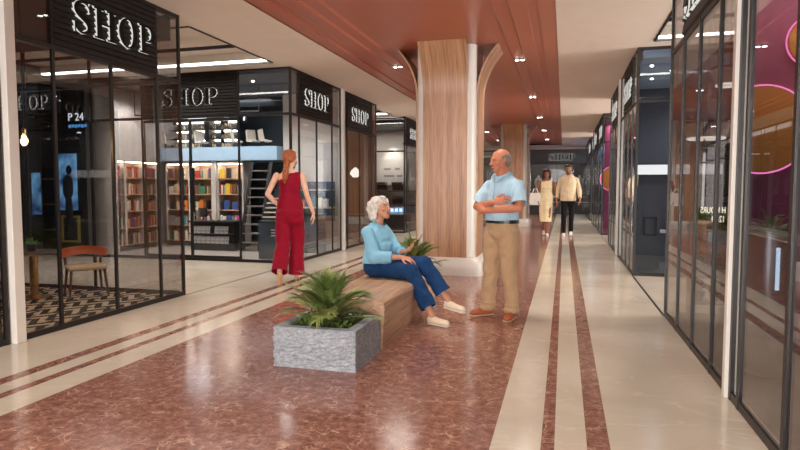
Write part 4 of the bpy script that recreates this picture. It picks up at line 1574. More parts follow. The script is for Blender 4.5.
def gold_disc(x, y, z, r, label, xmin=None):
    t = empty('wall_disc', (x, y, z), 0, label, 'wall decoration', 'gold discs with pink neon rims')
    a0 = 180.0 if xmin is None else math.degrees(math.acos((xmin - x) / r))
    b = MB(); b.prism([arc(x, z, r, r, -a0, a0 - (0 if xmin else 5.6), 64)], lambda u, v, d: Vector((u, d, v)), y - .05, y - .012); auto_smooth(b.build('disc', M['gold'], t))
    b = MB()
    pts = [(u, y - .03, v) for u, v in arc(x, z, r + .014, r + .014, -a0 + .5, a0 - .5, 64)]
    b.tube(pts, .007, 8); b.build('neon_tube', M['neon'], t, smooth=True)
    b = MB()
    for k in range(3):
        a = PI * (.5 + 2 * k / 3); b.cyl((x + .6 * r * math.cos(a), y - .014, z + .6 * r * math.sin(a)), (x + .6 * r * math.cos(a), y, z + .6 * r * math.sin(a)), .015, seg=8)
    b.build('spacer', M['black'], t)
    return t


pink_wall('wall_pink_near', 5.6, 1.46, 4.0)
b = MB(); b.prism([[(1.045, 4.06), (1.47, 5.68), (1.44, 5.69), (1.02, 4.07)]], lambda u, v, d: Vector((u, v, d)), 0, 3.18)
struct(b.build('wall_partition_right', M['darkwall']))
gold_disc(1.578, 5.6, 1.757, .35, 'large gold disc with a pink neon rim behind the nearest right glass', 1.465)
gold_disc(1.945, 5.6, 2.46, .20, 'smaller gold disc with pink neon rim, cut by the upper right picture edge')
pink_wall('wall_pink_third', 17.25, 1.06, 1.9)
gold_disc(1.30, 17.25, 1.52, .33, 'distant gold disc with pink neon rim in the third right block')
# tall metal pot
M['potmetal'] = pbr('brushed_steel_pot', srgb(92, 98, 106), .28, metal=.8, var=.06)
M['ledcool'] = emis('led_cool', (.55, .78, 1, 1), .9)
PXc, PYc, PR = 1.345, 4.5, .14
t = empty('metal_pot', (PXc, PYc, .01), 0, 'tall brushed steel pot with a lit vertical strip behind the nearest right glass', 'pot')
b = MB(); b.lathe([(PR * .9, .01), (PR, .03), (PR, .985), (PR * .97, 1.0), (PR * .9, 1.0), (PR * .88, .93)], (PXc, PYc, 0), 40)
auto_smooth(b.build('body', M['potmetal'], t), 40)
b = MB(); b.cyl((PXc, PYc, .90), (PXc, PYc, .94), PR * .87, seg=24); b.build('soil', M['soil'], t)
bx('light_strip', M['ledcool'], PXc + .0, PXc + .022, PYc - PR - .008, PYc - PR + .004, .60, .88, t)
M['leafred'] = pbr('copper_leaf', srgb(120, 70, 54), .45, var=.3, vscale=9)
o = palm(PXc, PYc, .93, 22, .28, 21, 'feathery plant in the tall steel pot behind the nearest right glass')

# dark unit: ring chandelier, shelves of plants, opening-hours lettering
M['fin'] = pbr('pale_fin', srgb(214, 206, 198), .4, var=.03)
for i, (cx_, cy_, cz_, r_, nm) in enumerate(((1.215, 5.85, 1.71, .15, 'large lower'), (1.30, 5.5, 2.12, .09, 'small upper'))):
    t = empty('ring_chandelier', (cx_, cy_, 3.18), 0, '%s ring chandelier with pale fins behind the smoked right glass' % nm, 'chandelier', 'ring chandeliers')
    b = MB(); b.lathe([(r_, cz_ - .01), (r_ + .012, cz_), (r_, cz_ + .01), (r_ - .012, cz_), (r_, cz_ - .01)], (cx_, cy_, 0), 48, False, False); b.build('lower_ring', M['shade'], t)
    b = MB()
    for k in range(44):
        a = 2 * PI * k / 44
        b.beam((cx_ + r_ * math.cos(a), cy_ + r_ * math.sin(a), cz_ + .012), (cx_ + (r_ + .04) * math.cos(a), cy_ + (r_ + .04) * math.sin(a), cz_ + .13), .010, .018)
    b.build('fins', M['fin'], t)
    b = MB(); b.lathe([(r_ + .035, cz_ + .13), (r_ + .05, cz_ + .13), (r_ + .05, cz_ + .145), (r_ + .035, cz_ + .145), (r_ + .035, cz_ + .13)], (cx_, cy_, 0), 48, False, False); b.build('upper_ring', M['black'], t)
    b = MB()
    for k in range(3):
        a = 2 * PI * k / 3 + .4
        b.cyl((cx_ + r_ * math.cos(a), cy_ + r_ * math.sin(a), cz_ + .14), (cx_, cy_, 3.18), .003, seg=5)
    b.build('wire', M['black'], t)
t = empty('plant_shelf', (1.30, 6.0, .01), 0, 'dark shelf of trailing plants behind the smoked right glass', 'shelf')
for x in (1.16, 1.44): bx('upright', M['darkshelf'], x - .012, x + .012, 5.9, 6.15, .01, 1.68, t)
for k in range(5): bx('shelf', M['darkshelf'], 1.172, 1.428, 5.9, 6.15, .2 + .33 * k, .22 + .33 * k, t)
for k in range(5):
    for j, x in enumerate((1.235, 1.365)):
        z = .22 + .33 * k
        q = empty('small_plant', (x, 6.02, z), 0, 'small plant on the %s level of the dark plant shelf, %s side' % (('lowest', 'second', 'third', 'fourth', 'top')[k], ('left', 'right')[j]), 'plant', 'plants on the dark shelf')
        b = MB(); b.lathe([(.035, z), (.048, z + .09)], (x, 6.02, 0), 12); b.build('pot', M['pot'], q)
        b = MB()
        for i in range(34):
            a, e, l = R.uniform(0, 6.28), R.uniform(-.3, 1.2), R.uniform(.06, .14)
            c = Vector((x, 6.02, z + .09)); d_ = Vector((math.cos(a) * math.cos(e), math.sin(a) * math.cos(e), math.sin(e)))
            s_ = Vector((-math.sin(a), math.cos(a), 0)) * .012; m_ = c + d_ * l * .6
            b.quad([c, m_ + s_, c + d_ * l, m_ - s_])
        b.build('foliage', M['leaf'], q, fix=False)
M['decal'] = emis('cream_text_glow', (1, .92, .72, 1), 2.2)  # cream lettering given a glow so it shows through the glass reflections
t = empty('hours_panel', (1.30, 5.87, .9), 0, 'dark glass panel with cream opening-hours lettering, seen reversed beside the slim right post', 'sign')
bx('panel', M['glass_dark'], 1.17, 1.43, 5.872, 5.882, .93, 1.14, t)
for x in (1.19, 1.41): bx('standoff', M['black'], x - .008, x + .008, 5.882, 5.9, .94, .956, t)
text_obj('text_line', 'H HOURS', .080, M['decal'], (1.40, 5.868, 1.045), (PI / 2, 0, PI), t, .001, scale=(.60, 1, 1))
text_obj('text_line', '12-14', .080, M['decal'], (1.395, 5.868, .965), (PI / 2, 0, PI), t, .001, scale=(.60, 1, 1))

M['grey2'] = pbr('grey_green_panel', srgb(74, 78, 80), .45, var=.05)
# second block: lit counter, clothes rail, dark frame
M['litbar'] = emis('lit_bar', (1.0, .96, .9, 1), .95)
t = empty('lit_counter', (1.9, 11.0, .012), 0, 'counter under a long white light bar in the blue-grey shop on the right', 'counter')
bx('body', M['grey2'], 1.35, 2.6, 10.9, 11.4, .012, .5, t); bx('top', M['offwhite'], 1.33, 2.62, 10.88, 11.42, .5, .53, t)
t = empty('wall_light', (1.7, 11.95, 1.6), 0, 'long white light bar across the back of the blue-grey shop', 'light')
bx('housing', M['charcoal'], 1.3, 3.0, 11.86, 11.995, 1.50, 1.72, t); bx('lit_face', M['litbar'], 1.31, 2.98, 11.845, 11.86, 1.52, 1.70, t)
struct(bx('wall_right_second_mid', M['grey3'], 1.28, 4.6, 12.0, 12.1, 0, 3.12))
t = empty('picture_frame', (1.4, 10.6, .8), 0, 'square black frame on the dark panel of the blue-grey shop', 'frame')
for (x0, x1, z0, z1) in ((1.21, 1.40, .53, .55), (1.21, 1.40, .80, .82), (1.21, 1.23, .55, .80), (1.38, 1.40, .55, .80)):
    bx('frame_bar', M['black'], x0, x1, 9.88, 9.9, z0, z1, t)
bx('panel', M['grey2'], 1.08, 1.45, 9.9, 9.93, .012, 1.3, t)
M['cloth1'] = pbr('orange_cloth', srgb(206, 130, 74), .8, var=.1)
M['cloth2'] = pbr('beige_cloth', srgb(214, 190, 156), .8, var=.1)
t = empty('clothes_rail', (1.14, 11.2, .012), 0, 'thin clothes rail inside the corner of the second right block', 'rail')
for y in (10.95, 12.3):
    b = MB(); b.cyl((1.14, y, .012), (1.14, y, 1.62), .012, seg=8); b.build('post', M['chrome'], t)
    bx('foot', M['chrome'], 1.04, 1.30, y - .02, y + .02, .012, .03, t)
b = MB(); b.cyl((1.14, 10.95, 1.61), (1.14, 12.3, 1.61), .012, seg=8); b.build('bar', M['chrome'], t)
for i in range(6):
    y = 11.05 + .2 * i
    q = empty('hanging_garment', (1.14, y, 1.6), 0, '%s garment on the clothes rail of the second right block' % ('orange' if i % 2 else 'beige'), 'garment', 'garments on the clothes rail')
    b = MB()
    b.prism([[(-.11, 1.48), (-.03, 1.56), (.03, 1.56), (.11, 1.48), (.10, 1.3), (.11, .95), (-.11, .95), (-.10, 1.3)]], lambda u, v, d, y=y: Vector((1.14 + u, y + d * (1 + .4 * math.sin(9 * u)), v)), -.018, .018)
    b.build('cloth', M['cloth1'] if i % 2 else M['cloth2'], q)
    b = MB(); b.tube([(1.14, y, 1.555), (1.14, y, 1.61), (1.155, y, 1.628)], .004, 6); b.build('hook', M['chrome'], q)

# end shop: white mannequins and low rail
for i, (x, nm) in enumerate(((-1.25, 'left of the walking woman'), (-.72, 'between the heads of the walking couple'), (.75, 'right of the walking man'))):
    t = empty('mannequin', (x, 30.8, 0), 0, 'white headless mannequin in the end shop window, %s' % nm, 'mannequin', 'mannequins in the end window')
    b = MB(); b.lathe([(.10, .95), (.17, 1.05), (.14, 1.3), (.2, 1.55), (.17, 1.72), (.06, 1.8), (.05, 1.9)], (x, 30.8, 0), 20); b.build('torso', M['chairwhite'], t, smooth=True)
    b = MB(); b.cyl((x, 30.8, .03), (x, 30.8, .96), .02, seg=8); b.build('pole', M['chrome'], t)
    b = MB(); b.cyl((x, 30.8, 0), (x, 30.8, .03), .18, seg=24); b.build('base', M['chrome'], t)
t = empty('window_plinth', (-.3, 30.5, 0), 0, 'low grey plinth inside the end shop window', 'plinth')
bx('block', M['signgrey'], -1.6, 1.0, 30.3, 30.6, 0, .55, t); bx('cap', M['chairwhite'], -1.62, 1.02, 30.28, 30.62, .55, .58, t)

for i, (x, y) in enumerate(((1.25, 9.75), (1.6, 10.2), (1.4, 10.9))):
    b = MB(); b.cyl((x, y, 3.105), (x, y, 3.119), .022, seg=14)
    tag(b.build('ceiling_spot', M['spot']), 'small round ceiling spot of the blue-grey shop on the right, %s' % ('nearest of three', 'middle of three', 'farthest of three')[i], 'downlight', 'ceiling spots of the blue-grey shop')
# ------------------------------------------------------------------- people
def _sphere_pts(sub):
    bm = bmesh.new()
    bmesh.ops.create_icosphere(bm, subdivisions=sub, radius=1.0)
    p = [v.co.copy() for v in bm.verts]
    bm.free()
    return p


SP2, SP3 = _sphere_pts(2), _sphere_pts(3)
V = Vector


def ell(c, r, M_=None):
    if not isinstance(r, (tuple, list)): r = (r, r, r)
    return (V(c), r, M_)


def hull_into(bm, els, fine=True):
    """convex hull of a few ellipsoids"""
    t = bmesh.new()
    for c, r, M_ in els:
        for p in (SP3 if fine else SP2):
            q = V((p.x * r[0], p.y * r[1], p.z * r[2]))
            if M_ is not None: q = M_ @ q
            t.verts.new(q + c)
    res = bmesh.ops.convex_hull(t, input=t.verts)
    dead = list({e for e in res['geom_interior'] + res['geom_unused'] if isinstance(e, bmesh.types.BMVert)})
    bmesh.ops.delete(t, geom=dead, context='VERTS')
    bmesh.ops.recalc_face_normals(t, faces=t.faces)
    me = bpy.data.meshes.new('t')
    t.to_mesh(me); t.free()
    bm.from_mesh(me)
    bpy.data.meshes.remove(me)


def blob(name, prims, mats, parent, voxel=.006, smooth=6, wr=None, cuts=(), fac=.5, post=None):
    """one continuous skin grown over the prims; wr = (amplitude, frequency) of folds; cuts = (point, normal, radius)"""
    bm = bmesh.new()
    for els in prims:
        hull_into(bm, els, fine=max(max(e[1]) for e in els) > .03)
    me = bpy.data.meshes.new(name)
    bm.to_mesh(me); bm.free()
    ob = bpy.data.objects.new('tmp', me)
    COL.objects.link(ob)
    m = ob.modifiers.new('r', 'REMESH'); m.mode = 'VOXEL'; m.voxel_size = voxel
    if smooth:
        s = ob.modifiers.new('s', 'SMOOTH'); s.factor = fac; s.iterations = smooth
    dg = bpy.context.evaluated_depsgraph_get()
    out = bpy.data.meshes.new_from_object(ob.evaluated_get(dg))
    bpy.data.objects.remove(ob, do_unlink=True)
    bpy.data.meshes.remove(me)
    bm = bmesh.new()
    bm.from_mesh(out)
    if wr:
        bm.normal_update()
        for v in bm.verts:
            p = v.co
            k = noise.noise(V((p.x * wr[1], p.y * wr[1], p.z * wr[1] * (wr[2] if len(wr) > 2 else 1.0))))
            k += .5 * noise.noise(V((p.x * wr[1] * 2.3 + 5, p.y * wr[1] * 2.3, p.z * wr[1] * 1.6)))
            v.co = p + v.normal * (wr[0] * k)
    if post:
        for v in bm.verts: post(v)
    for c, n, rad in cuts:
        c, n = V(c), V(n).normalized()
        near = [f for f in bm.faces if (f.calc_center_median() - c).length < rad]
        geom = list({x for f in near for x in list(f.verts) + list(f.edges)}) + near
        if not geom: continue
        bmesh.ops.bisect_plane(bm, geom=geom, dist=1e-5, plane_co=c, plane_no=n)
        dead = [f for f in bm.faces if (f.calc_center_median() - c).length < rad and (f.calc_center_median() - c).dot(n) > 0]
        bmesh.ops.delete(bm, geom=dead, context='FACES')
    # drop loose crumbs
    loose = [v for v in bm.verts if not v.link_faces]
    bmesh.ops.delete(bm, geom=loose, context='VERTS')
    bm.to_mesh(out); bm.free()
    out.name = name
    out.materials.clear()
    for q in (mats if isinstance(mats, (list, tuple)) else [mats]): out.materials.append(q)
    out.polygons.foreach_set('use_smooth', [True] * len(out.polygons))
    return link(name, out, parent)


def frame_of(f, up=(0, 0, 1)):
    f = V(f).normalized()
    r = f.cross(V(up)).normalized()
    u = r.cross(f).normalized()
    return Matrix((r, f, u)).transposed()       # columns right, forward, up


def seg(a, ra, b, rb):
    return [ell(a, ra), ell(b, rb)]


MALE = [(-.06, .160, .112, .09), (.14, .162, .115, .08), (.42, .152, .112, .08), (.70, .172, .122, .08), (.87, .165, .100, .06), (1.0, .085, .062, .05)]
FEM = [(-.06, .165, .118, .09), (.14, .160, .116, .08), (.42, .120, .090, .08), (.70, .138, .108, .075), (.87, .140, .084, .055), (1.0, .070, .055, .045)]


def torso(P, Nk, k, tab, grow=0.0, t0=-9, t1=9, bend=0.0, right=(1, 0, 0)):
    P, Nk = V(P), V(Nk)
    z = (Nk - P).normalized()
    r = V(right)
    f = z.cross(r).normalized()
    r = f.cross(z).normalized()
    M_ = Matrix((r, f, z)).transposed()
    es = []
    for t, w_, d_, h_ in tab:
        if t < t0 or t > t1: continue
        c = P + (Nk - P) * t - f * (bend * math.sin(PI * max(0, min(1, t))))
        es.append(ell(c, (w_ * k + grow, d_ * k + grow, h_ * k), M_))
    return [[a, b] for a, b in zip(es[:-1], es[1:])]


def head_prims(c, face, h, chin=1.0):
    F_ = frame_of(face)
    c = V(c)

    def p(x, y, z): return c + F_ @ V((x * h, y * h, z * h))

    def e(x, y, z, a, b, d): return ell(p(x, y, z), (a * h, b * h, d * h), F_)
    return [
        [e(0, -.05, .12, .335, .405, .375)],
        [e(0, .06, .06, .315, .33, .33), e(0, .10, -.16, .27, .27, .22)],
        [e(0, .10, -.16, .26, .27, .2), e(0, .26, -.39 * chin, .13, .11, .085)],
        [e(-.12, .355, .075, .1, .05, .035), e(.12, .355, .075, .1, .05, .035)],
        [e(0, .40, .03, .035, .035, .03), e(0, .485, -.105, .055, .055, .04)],
        [e(-.045, .44, -.125, .035, .035, .03), e(.045, .44, -.125, .035, .035, .03)],
        [e(0, .385, -.235, .115, .04, .045)],
        [e(-.20, .28, -.08, .08, .07, .07)], [e(.20, .28, -.08, .08, .07, .07)],
        [e(-.335, -.02, .07, .03, .075, .07), e(-.325, .0, -.1, .028, .045, .05)],
        [e(.335, -.02, .07, .03, .075, .07), e(.325, .0, -.1, .028, .045, .05)],
    ]


M['eye'] = pbr('eye_white', srgb(226, 222, 214), .25, var=0)
M['iris'] = pbr('iris', srgb(44, 34, 28), .2, var=0)
M['brow_grey'] = pbr('eyebrow_grey', srgb(120, 104, 92), .8, var=.1)
M['brow_dark'] = pbr('eyebrow_dark', srgb(46, 32, 26), .8, var=.1)
M['lip'] = pbr('lip', srgb(176, 98, 88), .45, var=.03)
M['teeth'] = pbr('teeth', srgb(236, 230, 220), .3, var=0)


def face_parts(root, c, face, h, brow, smile=False, lip=None):
    F_ = frame_of(face)
    c = V(c)

    def p(x, y, z): return c + F_ @ V((x * h, y * h, z * h))
    for s in (-1, 1):
        bm_ = bmesh.new(); hull_into(bm_, [ell(p(s * .135, .338, .015), (.05 * h, .035 * h, .022 * h), F_)])
        bmo = MB(); bmo.bm.free(); bmo.bm = bm_
        eye = bmo.build('eye', M['eye'], root, True, world=False)
        bm_ = bmesh.new(); hull_into(bm_, [ell(p(s * .135, .366, .014), (.024 * h, .011 * h, .021 * h), F_)])
        bmo = MB(); bmo.bm.free(); bmo.bm = bm_
        bmo.build('iris', M['iris'], eye, True, world=False)
        bm_ = bmesh.new(); hull_into(bm_, [ell(p(s * .065, .405, .095), (.02 * h, .02 * h, .014 * h), F_), ell(p(s * .21, .355, .11), (.03 * h, .02 * h, .012 * h), F_)])
        bmo = MB(); bmo.bm.free(); bmo.bm = bm_
        bmo.build('eyebrow', brow, root, True, world=False)
    bm_ = bmesh.new()
    hull_into(bm_, [ell(p(-.10, .375, -.225), (.02 * h, .02 * h, .012 * h), F_), ell(p(0, .425, -.222), (.03 * h, .02 * h, .016 * h), F_), ell(p(.10, .375, -.225), (.02 * h, .02 * h, .012 * h), F_)])
    hull_into(bm_, [ell(p(-.08, .38, -.262), (.02 * h, .02 * h, .012 * h), F_), ell(p(0, .42, -.268), (.035 * h, .02 * h, .018 * h), F_), ell(p(.08, .38, -.262), (.02 * h, .02 * h, .012 * h), F_)])
    bmo = MB(); bmo.bm.free(); bmo.bm = bm_
    bmo.build('lips', lip or M['lip'], root, True, world=False)
    if smile:
        bm_ = bmesh.new(); hull_into(bm_, [ell(p(-.07, .395, -.243), (.02 * h, .018 * h, .011 * h), F_), ell(p(0, .428, -.245), (.03 * h, .018 * h, .012 * h), F_), ell(p(.07, .395, -.243), (.02 * h, .018 * h, .011 * h), F_)])
        bmo = MB(); bmo.bm.free(); bmo.bm = bm_
        bmo.build('teeth', M['teeth'], root, True, world=False)


def hand_prims(W_, d, n, side, L_, curl=.35, spread=1.0):
    """palm, four unequal bent fingers, thumb; n = way the palm faces, side picks the thumb edge"""
    W_, d = V(W_), V(d).normalized()
    n = (V(n) - d * V(n).dot(d)).normalized()
    t = d.cross(n) * side
    M_ = Matrix((t, d, n)).transposed()
    pr = [[ell(W_, (.024, .02, .018), M_), ell(W_ + d * (.24 * L_), (.032, .02, .014), M_)],
          [ell(W_ + d * (.2 * L_), (.034, .02, .0135), M_), ell(W_ + d * (.48 * L_), (.040, .016, .0115), M_)]]
    for i, (off, ln) in enumerate(((.031, .94), (.0105, 1.05), (-.0105, .98), (-.031, .78))):
        p = W_ + d * (.50 * L_ - .012 * abs(i - 1)) + t * off
        a = 0.0
        r = .0085
        dv = (d + t * (off * 2.2 * spread)).normalized()
        pts = [p - dv * .012]
        for k, fr in enumerate((.24, .16, .13)):
            a += curl * (.8, 1.1, .9)[k]
            q = dv * math.cos(a) + n * math.sin(a)
            pts.append(pts[-1] + q * (fr * L_ * ln + (.012 if k == 0 else 0)))
        for k in range(3):
            pr.append(seg(pts[k], r - .0008 * k, pts[k + 1], r - .0008 * (k + 1)))
    b0 = W_ + d * (.14 * L_) + t * .022
    t1 = (d * .55 + t * .75 + n * .25).normalized()
    b1 = b0 + t1 * (.24 * L_)
    t2 = (d * .8 + t * .35 + n * .4).normalized()
    b2 = b1 + t2 * (.17 * L_)
    b3 = b2 + (d * .9 + n * .45).normalized() * (.13 * L_)
    pr += [seg(b0, .014, b1, .011), seg(b1, .0105, b2, .0095), seg(b2, .0092, b3, .0075)]
    return pr


def arm_prims(sh, el, wr, k):
    sh, el, wr = V(sh), V(el), V(wr)
    return [seg(sh, .052 * k, sh.lerp(el, .4), .048 * k), seg(sh.lerp(el, .4), .048 * k, el, .038 * k),
            seg(el, .038 * k, el.lerp(wr, .3), .041 * k), seg(el.lerp(wr, .3), .041 * k, wr, .026 * k)]


def leg_prims(hp, kn, an, k):
    hp, kn, an = V(hp), V(kn), V(an)
    back = V((0, -.012, 0))
    return [seg(hp, .088 * k, hp.lerp(kn, .5), .072 * k), seg(hp.lerp(kn, .5), .072 * k, kn, .054 * k),
            seg(kn, .054 * k, kn.lerp(an, .32) + back, .056 * k), seg(kn.lerp(an, .32) + back, .056 * k, an, .036 * k)]


def foot_prims(an, d, k, down=0.0):
    """bare foot from ankle along d"""
    an, d = V(an), V(d).normalized()
    return [[ell(an, .035 * k), ell(an + d * (-.035 * k) + V((0, 0, -.035 * k)), .028 * k)],
            [ell(an + V((0, 0, -.015 * k)), .034 * k), ell(an + d * (.12 * k) + V((0, 0, -.045 * k)), (.036 * k, .036 * k, .022 * k))]]


def shoe(name, root, heel, toe, w_, h_, mats, sole_mat, open_h=.07, sole=.018, label=None):
    """closed shoe from heel point to toe point (both on its sole), with a separate sole"""
    heel, toe = V(heel), V(toe)
    d = (toe - heel).normalized()
    ln = (toe - heel).length
    F_ = frame_of(d)
    up = F_ @ V((0, 0, 1))

    def P(y, z): return heel + d * (y * ln) + up * z

    def E_(y, z, a, b, c): return ell(P(y, z), (a, b, c), F_)
    pr = [[E_(.12, sole + h_ * .45, w_ * .8, .03, h_ * .5), E_(.12, sole + .018, w_ * .85, .034, .02), E_(.5, sole + .018, w_ * .85, .03, .02), E_(.42, sole + h_ * .42, w_ * .72, .03, h_ * .42)],
          [E_(.42, sole + h_ * .36, w_ * .75, .03, h_ * .36), E_(.5, sole + .015, w_ * .9, .03, .018), E_(.84, sole + .02, w_ * .95, .035, .026), E_(.9, sole + .014, w_ * .7, .028, .018)]]
    o = blob(name, pr, mats, root, .006, 3)
    sp = [[E_(.13, sole * .5, w_ * .86, .036, sole * .5), E_(.5, sole * .5, w_ * .86, .03, sole * .5)], [E_(.5, sole * .5, w_ * .88, .03, sole * .5), E_(.86, sole * .5, w_ * .98, .04, sole * .5)]]
    blob('sole', sp, sole_mat, o, .005, 1)
    if label: o['label'] = label
    return o


def loc_dir(root_rz, wd):
    return Matrix.Rotation(-root_rz, 3, 'Z') @ V(wd)


def cloth(name, col, rough=.8, bump=.25, bscale=60, var=.07, sheen=.04, stretch=(1, 1, 1)):
    return pbr(name, col, rough, var=var, vscale=9, bump=bump, bscale=bscale, sheen=sheen, spec=.12, stretch=stretch)


def skin(name, col):
    return pbr(name, col, .48, var=.06, vscale=18, bump=.05, bscale=160, spec=.3, sss=.08)


def hairmat(name, c0, c1, stretch=(40, 40, 7)):
    m, nt, out = new_mat(name)
    p = N(nt, 'ShaderNodeBsdfPrincipled', i_Roughness=.45)
    p.inputs['Specular IOR Level'].default_value = .35
    tc = N(nt, 'ShaderNodeTexCoord')
    mp = N(nt, 'ShaderNodeMapping'); mp.inputs['Scale'].default_value = stretch
    L(nt, tc.outputs['Object'], mp.inputs['Vector'])
    nz = N(nt, 'ShaderNodeTexNoise', i_Scale=2.2, i_Detail=4.0, i_Distortion=.8)
    L(nt, mp.outputs[0], nz.inputs['Vector'])
    cr = N(nt, 'ShaderNodeValToRGB')
    cr.color_ramp.elements[0].position = .35; cr.color_ramp.elements[0].color = c0
    cr.color_ramp.elements[1].position = .68; cr.color_ramp.elements[1].color = c1
    L(nt, nz.outputs['Fac'], cr.inputs['Fac']); L(nt, cr.outputs['Color'], p.inputs['Base Color'])
    b = N(nt, 'ShaderNodeBump', i_Strength=.6, i_Distance=.006)
    L(nt, nz.outputs['Fac'], b.inputs['Height']); L(nt, b.outputs[0], p.inputs['Normal'])
    L(nt, p.outputs[0], out.inputs['Surface'])
    return m
# ----- man standing with folded arms
RZ = math.radians(148)
root = empty('person', (-.575, 5.80, 0), RZ, 'man in pale blue short-sleeved shirt and beige trousers, arms folded, beside the bench', 'person')
k = .98
SK = skin('skin_ruddy', srgb(200, 130, 100))
hd, hh = V((0, .035, 1.530)), .232
fd = loc_dir(RZ, (-.82, -.56, -.10))
Pv, Nk = V((0, 0, .86)), V((0, -.012, 1.375))
shr, shl = V((.172, -.012, 1.29)), V((-.172, -.012, 1.29))
elr, ell_ = V((.262, .075, 1.085)), V((-.262, .075, 1.085))
wrr, wrl = V((-.075, .235, 1.135)), V((.055, .215, 1.055))
hipr, hipl = V((.088, 0, .84)), V((-.088, 0, .84))
knr, knl = V((.115, .03, .455)), V((-.10, .012, .455))
anr, anl = V((.145, .015, .085)), V((-.112, -.03, .085))
body = torso(Pv, Nk, k, MALE) + head_prims(hd, fd, hh)
body += [seg(Nk + V((0, 0, -.03)), .062, hd + V((0, -.01, -.07)), .058)]
for s_, e_, w_ in ((shr, elr, wrr), (shl, ell_, wrl)): body += arm_prims(s_, e_, w_, k)
for a, b_, c in ((hipr, knr, anr), (hipl, knl, anl)): body += leg_prims(a, b_, c, k)
body += hand_prims(wrr, (-.75, -.28, .18), (-.2, -.9, -.1), 1, .175, .18)
body += hand_prims(wrl, (.8, -.30, .03), (.1, -.9, 0), -1, .175, .15)
blob('body', body, SK, root, .0055, 4)
face_parts(root, hd, fd, hh, M['brow_grey'], smile=True)
HG = hairmat('hair_short_grey', srgb(112, 92, 78), srgb(168, 146, 128))
F_ = frame_of(fd)
pp = lambda x, y, z: hd + F_ @ V((x * hh, y * hh, z * hh))
hr = [[ell(pp(0, -.27, .05), (.30 * hh, .20 * hh, .26 * hh), F_), ell(pp(0, -.24, -.16), (.25 * hh, .17 * hh, .12 * hh), F_)]]
for s in (-1, 1):
    hr.append([ell(pp(s * .27, -.10, .16), (.085 * hh, .2 * hh, .13 * hh), F_), ell(pp(s * .285, .07, .10), (.06 * hh, .06 * hh, .11 * hh), F_)])
    hr.append([ell(pp(s * .24, -.22, -.02), (.10 * hh, .14 * hh, .16 * hh), F_), ell(pp(s * .27, -.10, .14), (.08 * hh, .16 * hh, .11 * hh), F_)])
blob('hair', hr, HG, root, .005, 3, wr=(.0025, 90))
SH = cloth('shirt_pale_blue', srgb(176, 208, 226))
sh = torso(Pv, Nk, k, MALE, .018, t0=-.1)
sh += [[ell(V((0, .06, 1.0)), (.145, .105, .10)), ell(V((0, .03, 1.16)), (.145, .105, .08))]]
for s_, e_ in ((shr, elr), (shl, ell_)):
    sh += [[ell(V((0, -.012, 1.315)), (.11, .075, .045)), ell(s_ + V((0, 0, -.002)), .061)], seg(s_ + V((0, 0, -.002)), .063, s_.lerp(e_, .86), .072)]
cuts = [(Pv + V((0, 0, .098)), (0, 0, -1), .5), (V((0, .06, 1.395)), (0, .50, .86), .17)]
for s_, e_ in ((shr, elr), (shl, ell_)):
    cuts.append((s_.lerp(e_, .82), e_ - s_, .12))
blob('shirt', sh, SH, root, .0065, 4, wr=(.009, 11), cuts=cuts)
# collar and placket
b = MB()
for s in (-1, 1):
    pts = [(s * .012, .115, 1.325), (s * .055, .085, 1.372), (s * .078, .02, 1.402), (s * .06, -.055, 1.412), (0, -.082, 1.415)]
    b.tube(pts, [.012, .018, .02, .018, .017], 8, flat=.55)
b.build('collar', SH, root, True, world=False)
b = MB(); b.tube([(0, .128, 1.31), (0, .142, 1.2), (0, .15, 1.08), (0, .142, .97)], .010, 6, flat=.35); b.build('placket', SH, root, True, world=False)
BLT = pbr('black_leather_belt', srgb(30, 26, 26), .4, var=.05)
blob('belt', torso(Pv, Nk, k, MALE, .019, t0=-.1, t1=.5), BLT, root, .006, 3, cuts=[(Pv + V((0, 0, .105)), (0, 0, 1), .9), (Pv + V((0, 0, .070)), (0, 0, -1), .9)])
b = MB(); b.box(-.022, .022, .131, .142, .935, .968, .003); b.build('buckle', M['chrome'], root, world=False)
TR = cloth('trousers_beige', srgb(184, 152, 118))
tr = torso(Pv, Nk, k, MALE, .014, t0=-.1, t1=.2)
tr += [[ell(Pv + V((0, 0, -.02)), (.155, .115, .08)), ell(hipr + V((0, 0, -.06)), .088), ell(hipl + V((0, 0, -.06)), .088)]]
for a, b_, c in ((hipr, knr, anr), (hipl, knl, anl)):
    tr += [seg(a, .104, a.lerp(b_, .5), .092), seg(a.lerp(b_, .5), .092, b_, .078), seg(b_, .078, c + V((0, 0, .08)), .066), seg(c + V((0, 0, .08)), .066, c + V((0, .012, -.01)), .072), [ell(c + V((0, .01, .05)), (.074, .078, .018))], [ell(c + V((0, .015, .0)), (.076, .082, .018))]]
blob('trousers', tr, TR, root, .0065, 3, wr=(.012, 10, 1.1), cuts=[(Pv + V((0, 0, .085)), (0, 0, 1), .5), (anr + V((0, 0, -.022)), (0, 0, -1), .13), (anl + V((0, 0, -.022)), (0, 0, -1), .13)])
BR = pbr('brown_suede', srgb(168, 88, 48), .7, var=.1, bump=.1)
SOL = pbr('tan_sole', srgb(206, 176, 142), .6, var=.05)
for a, tx in ((anr, .45), (anl, -.35)):
    d_ = V((tx, 1, 0)).normalized()
    hp = V((a.x, a.y, 0)) - d_ * .06
    shoe('shoe', root, hp, hp + d_ * .265, .046, .085, BR, SOL)

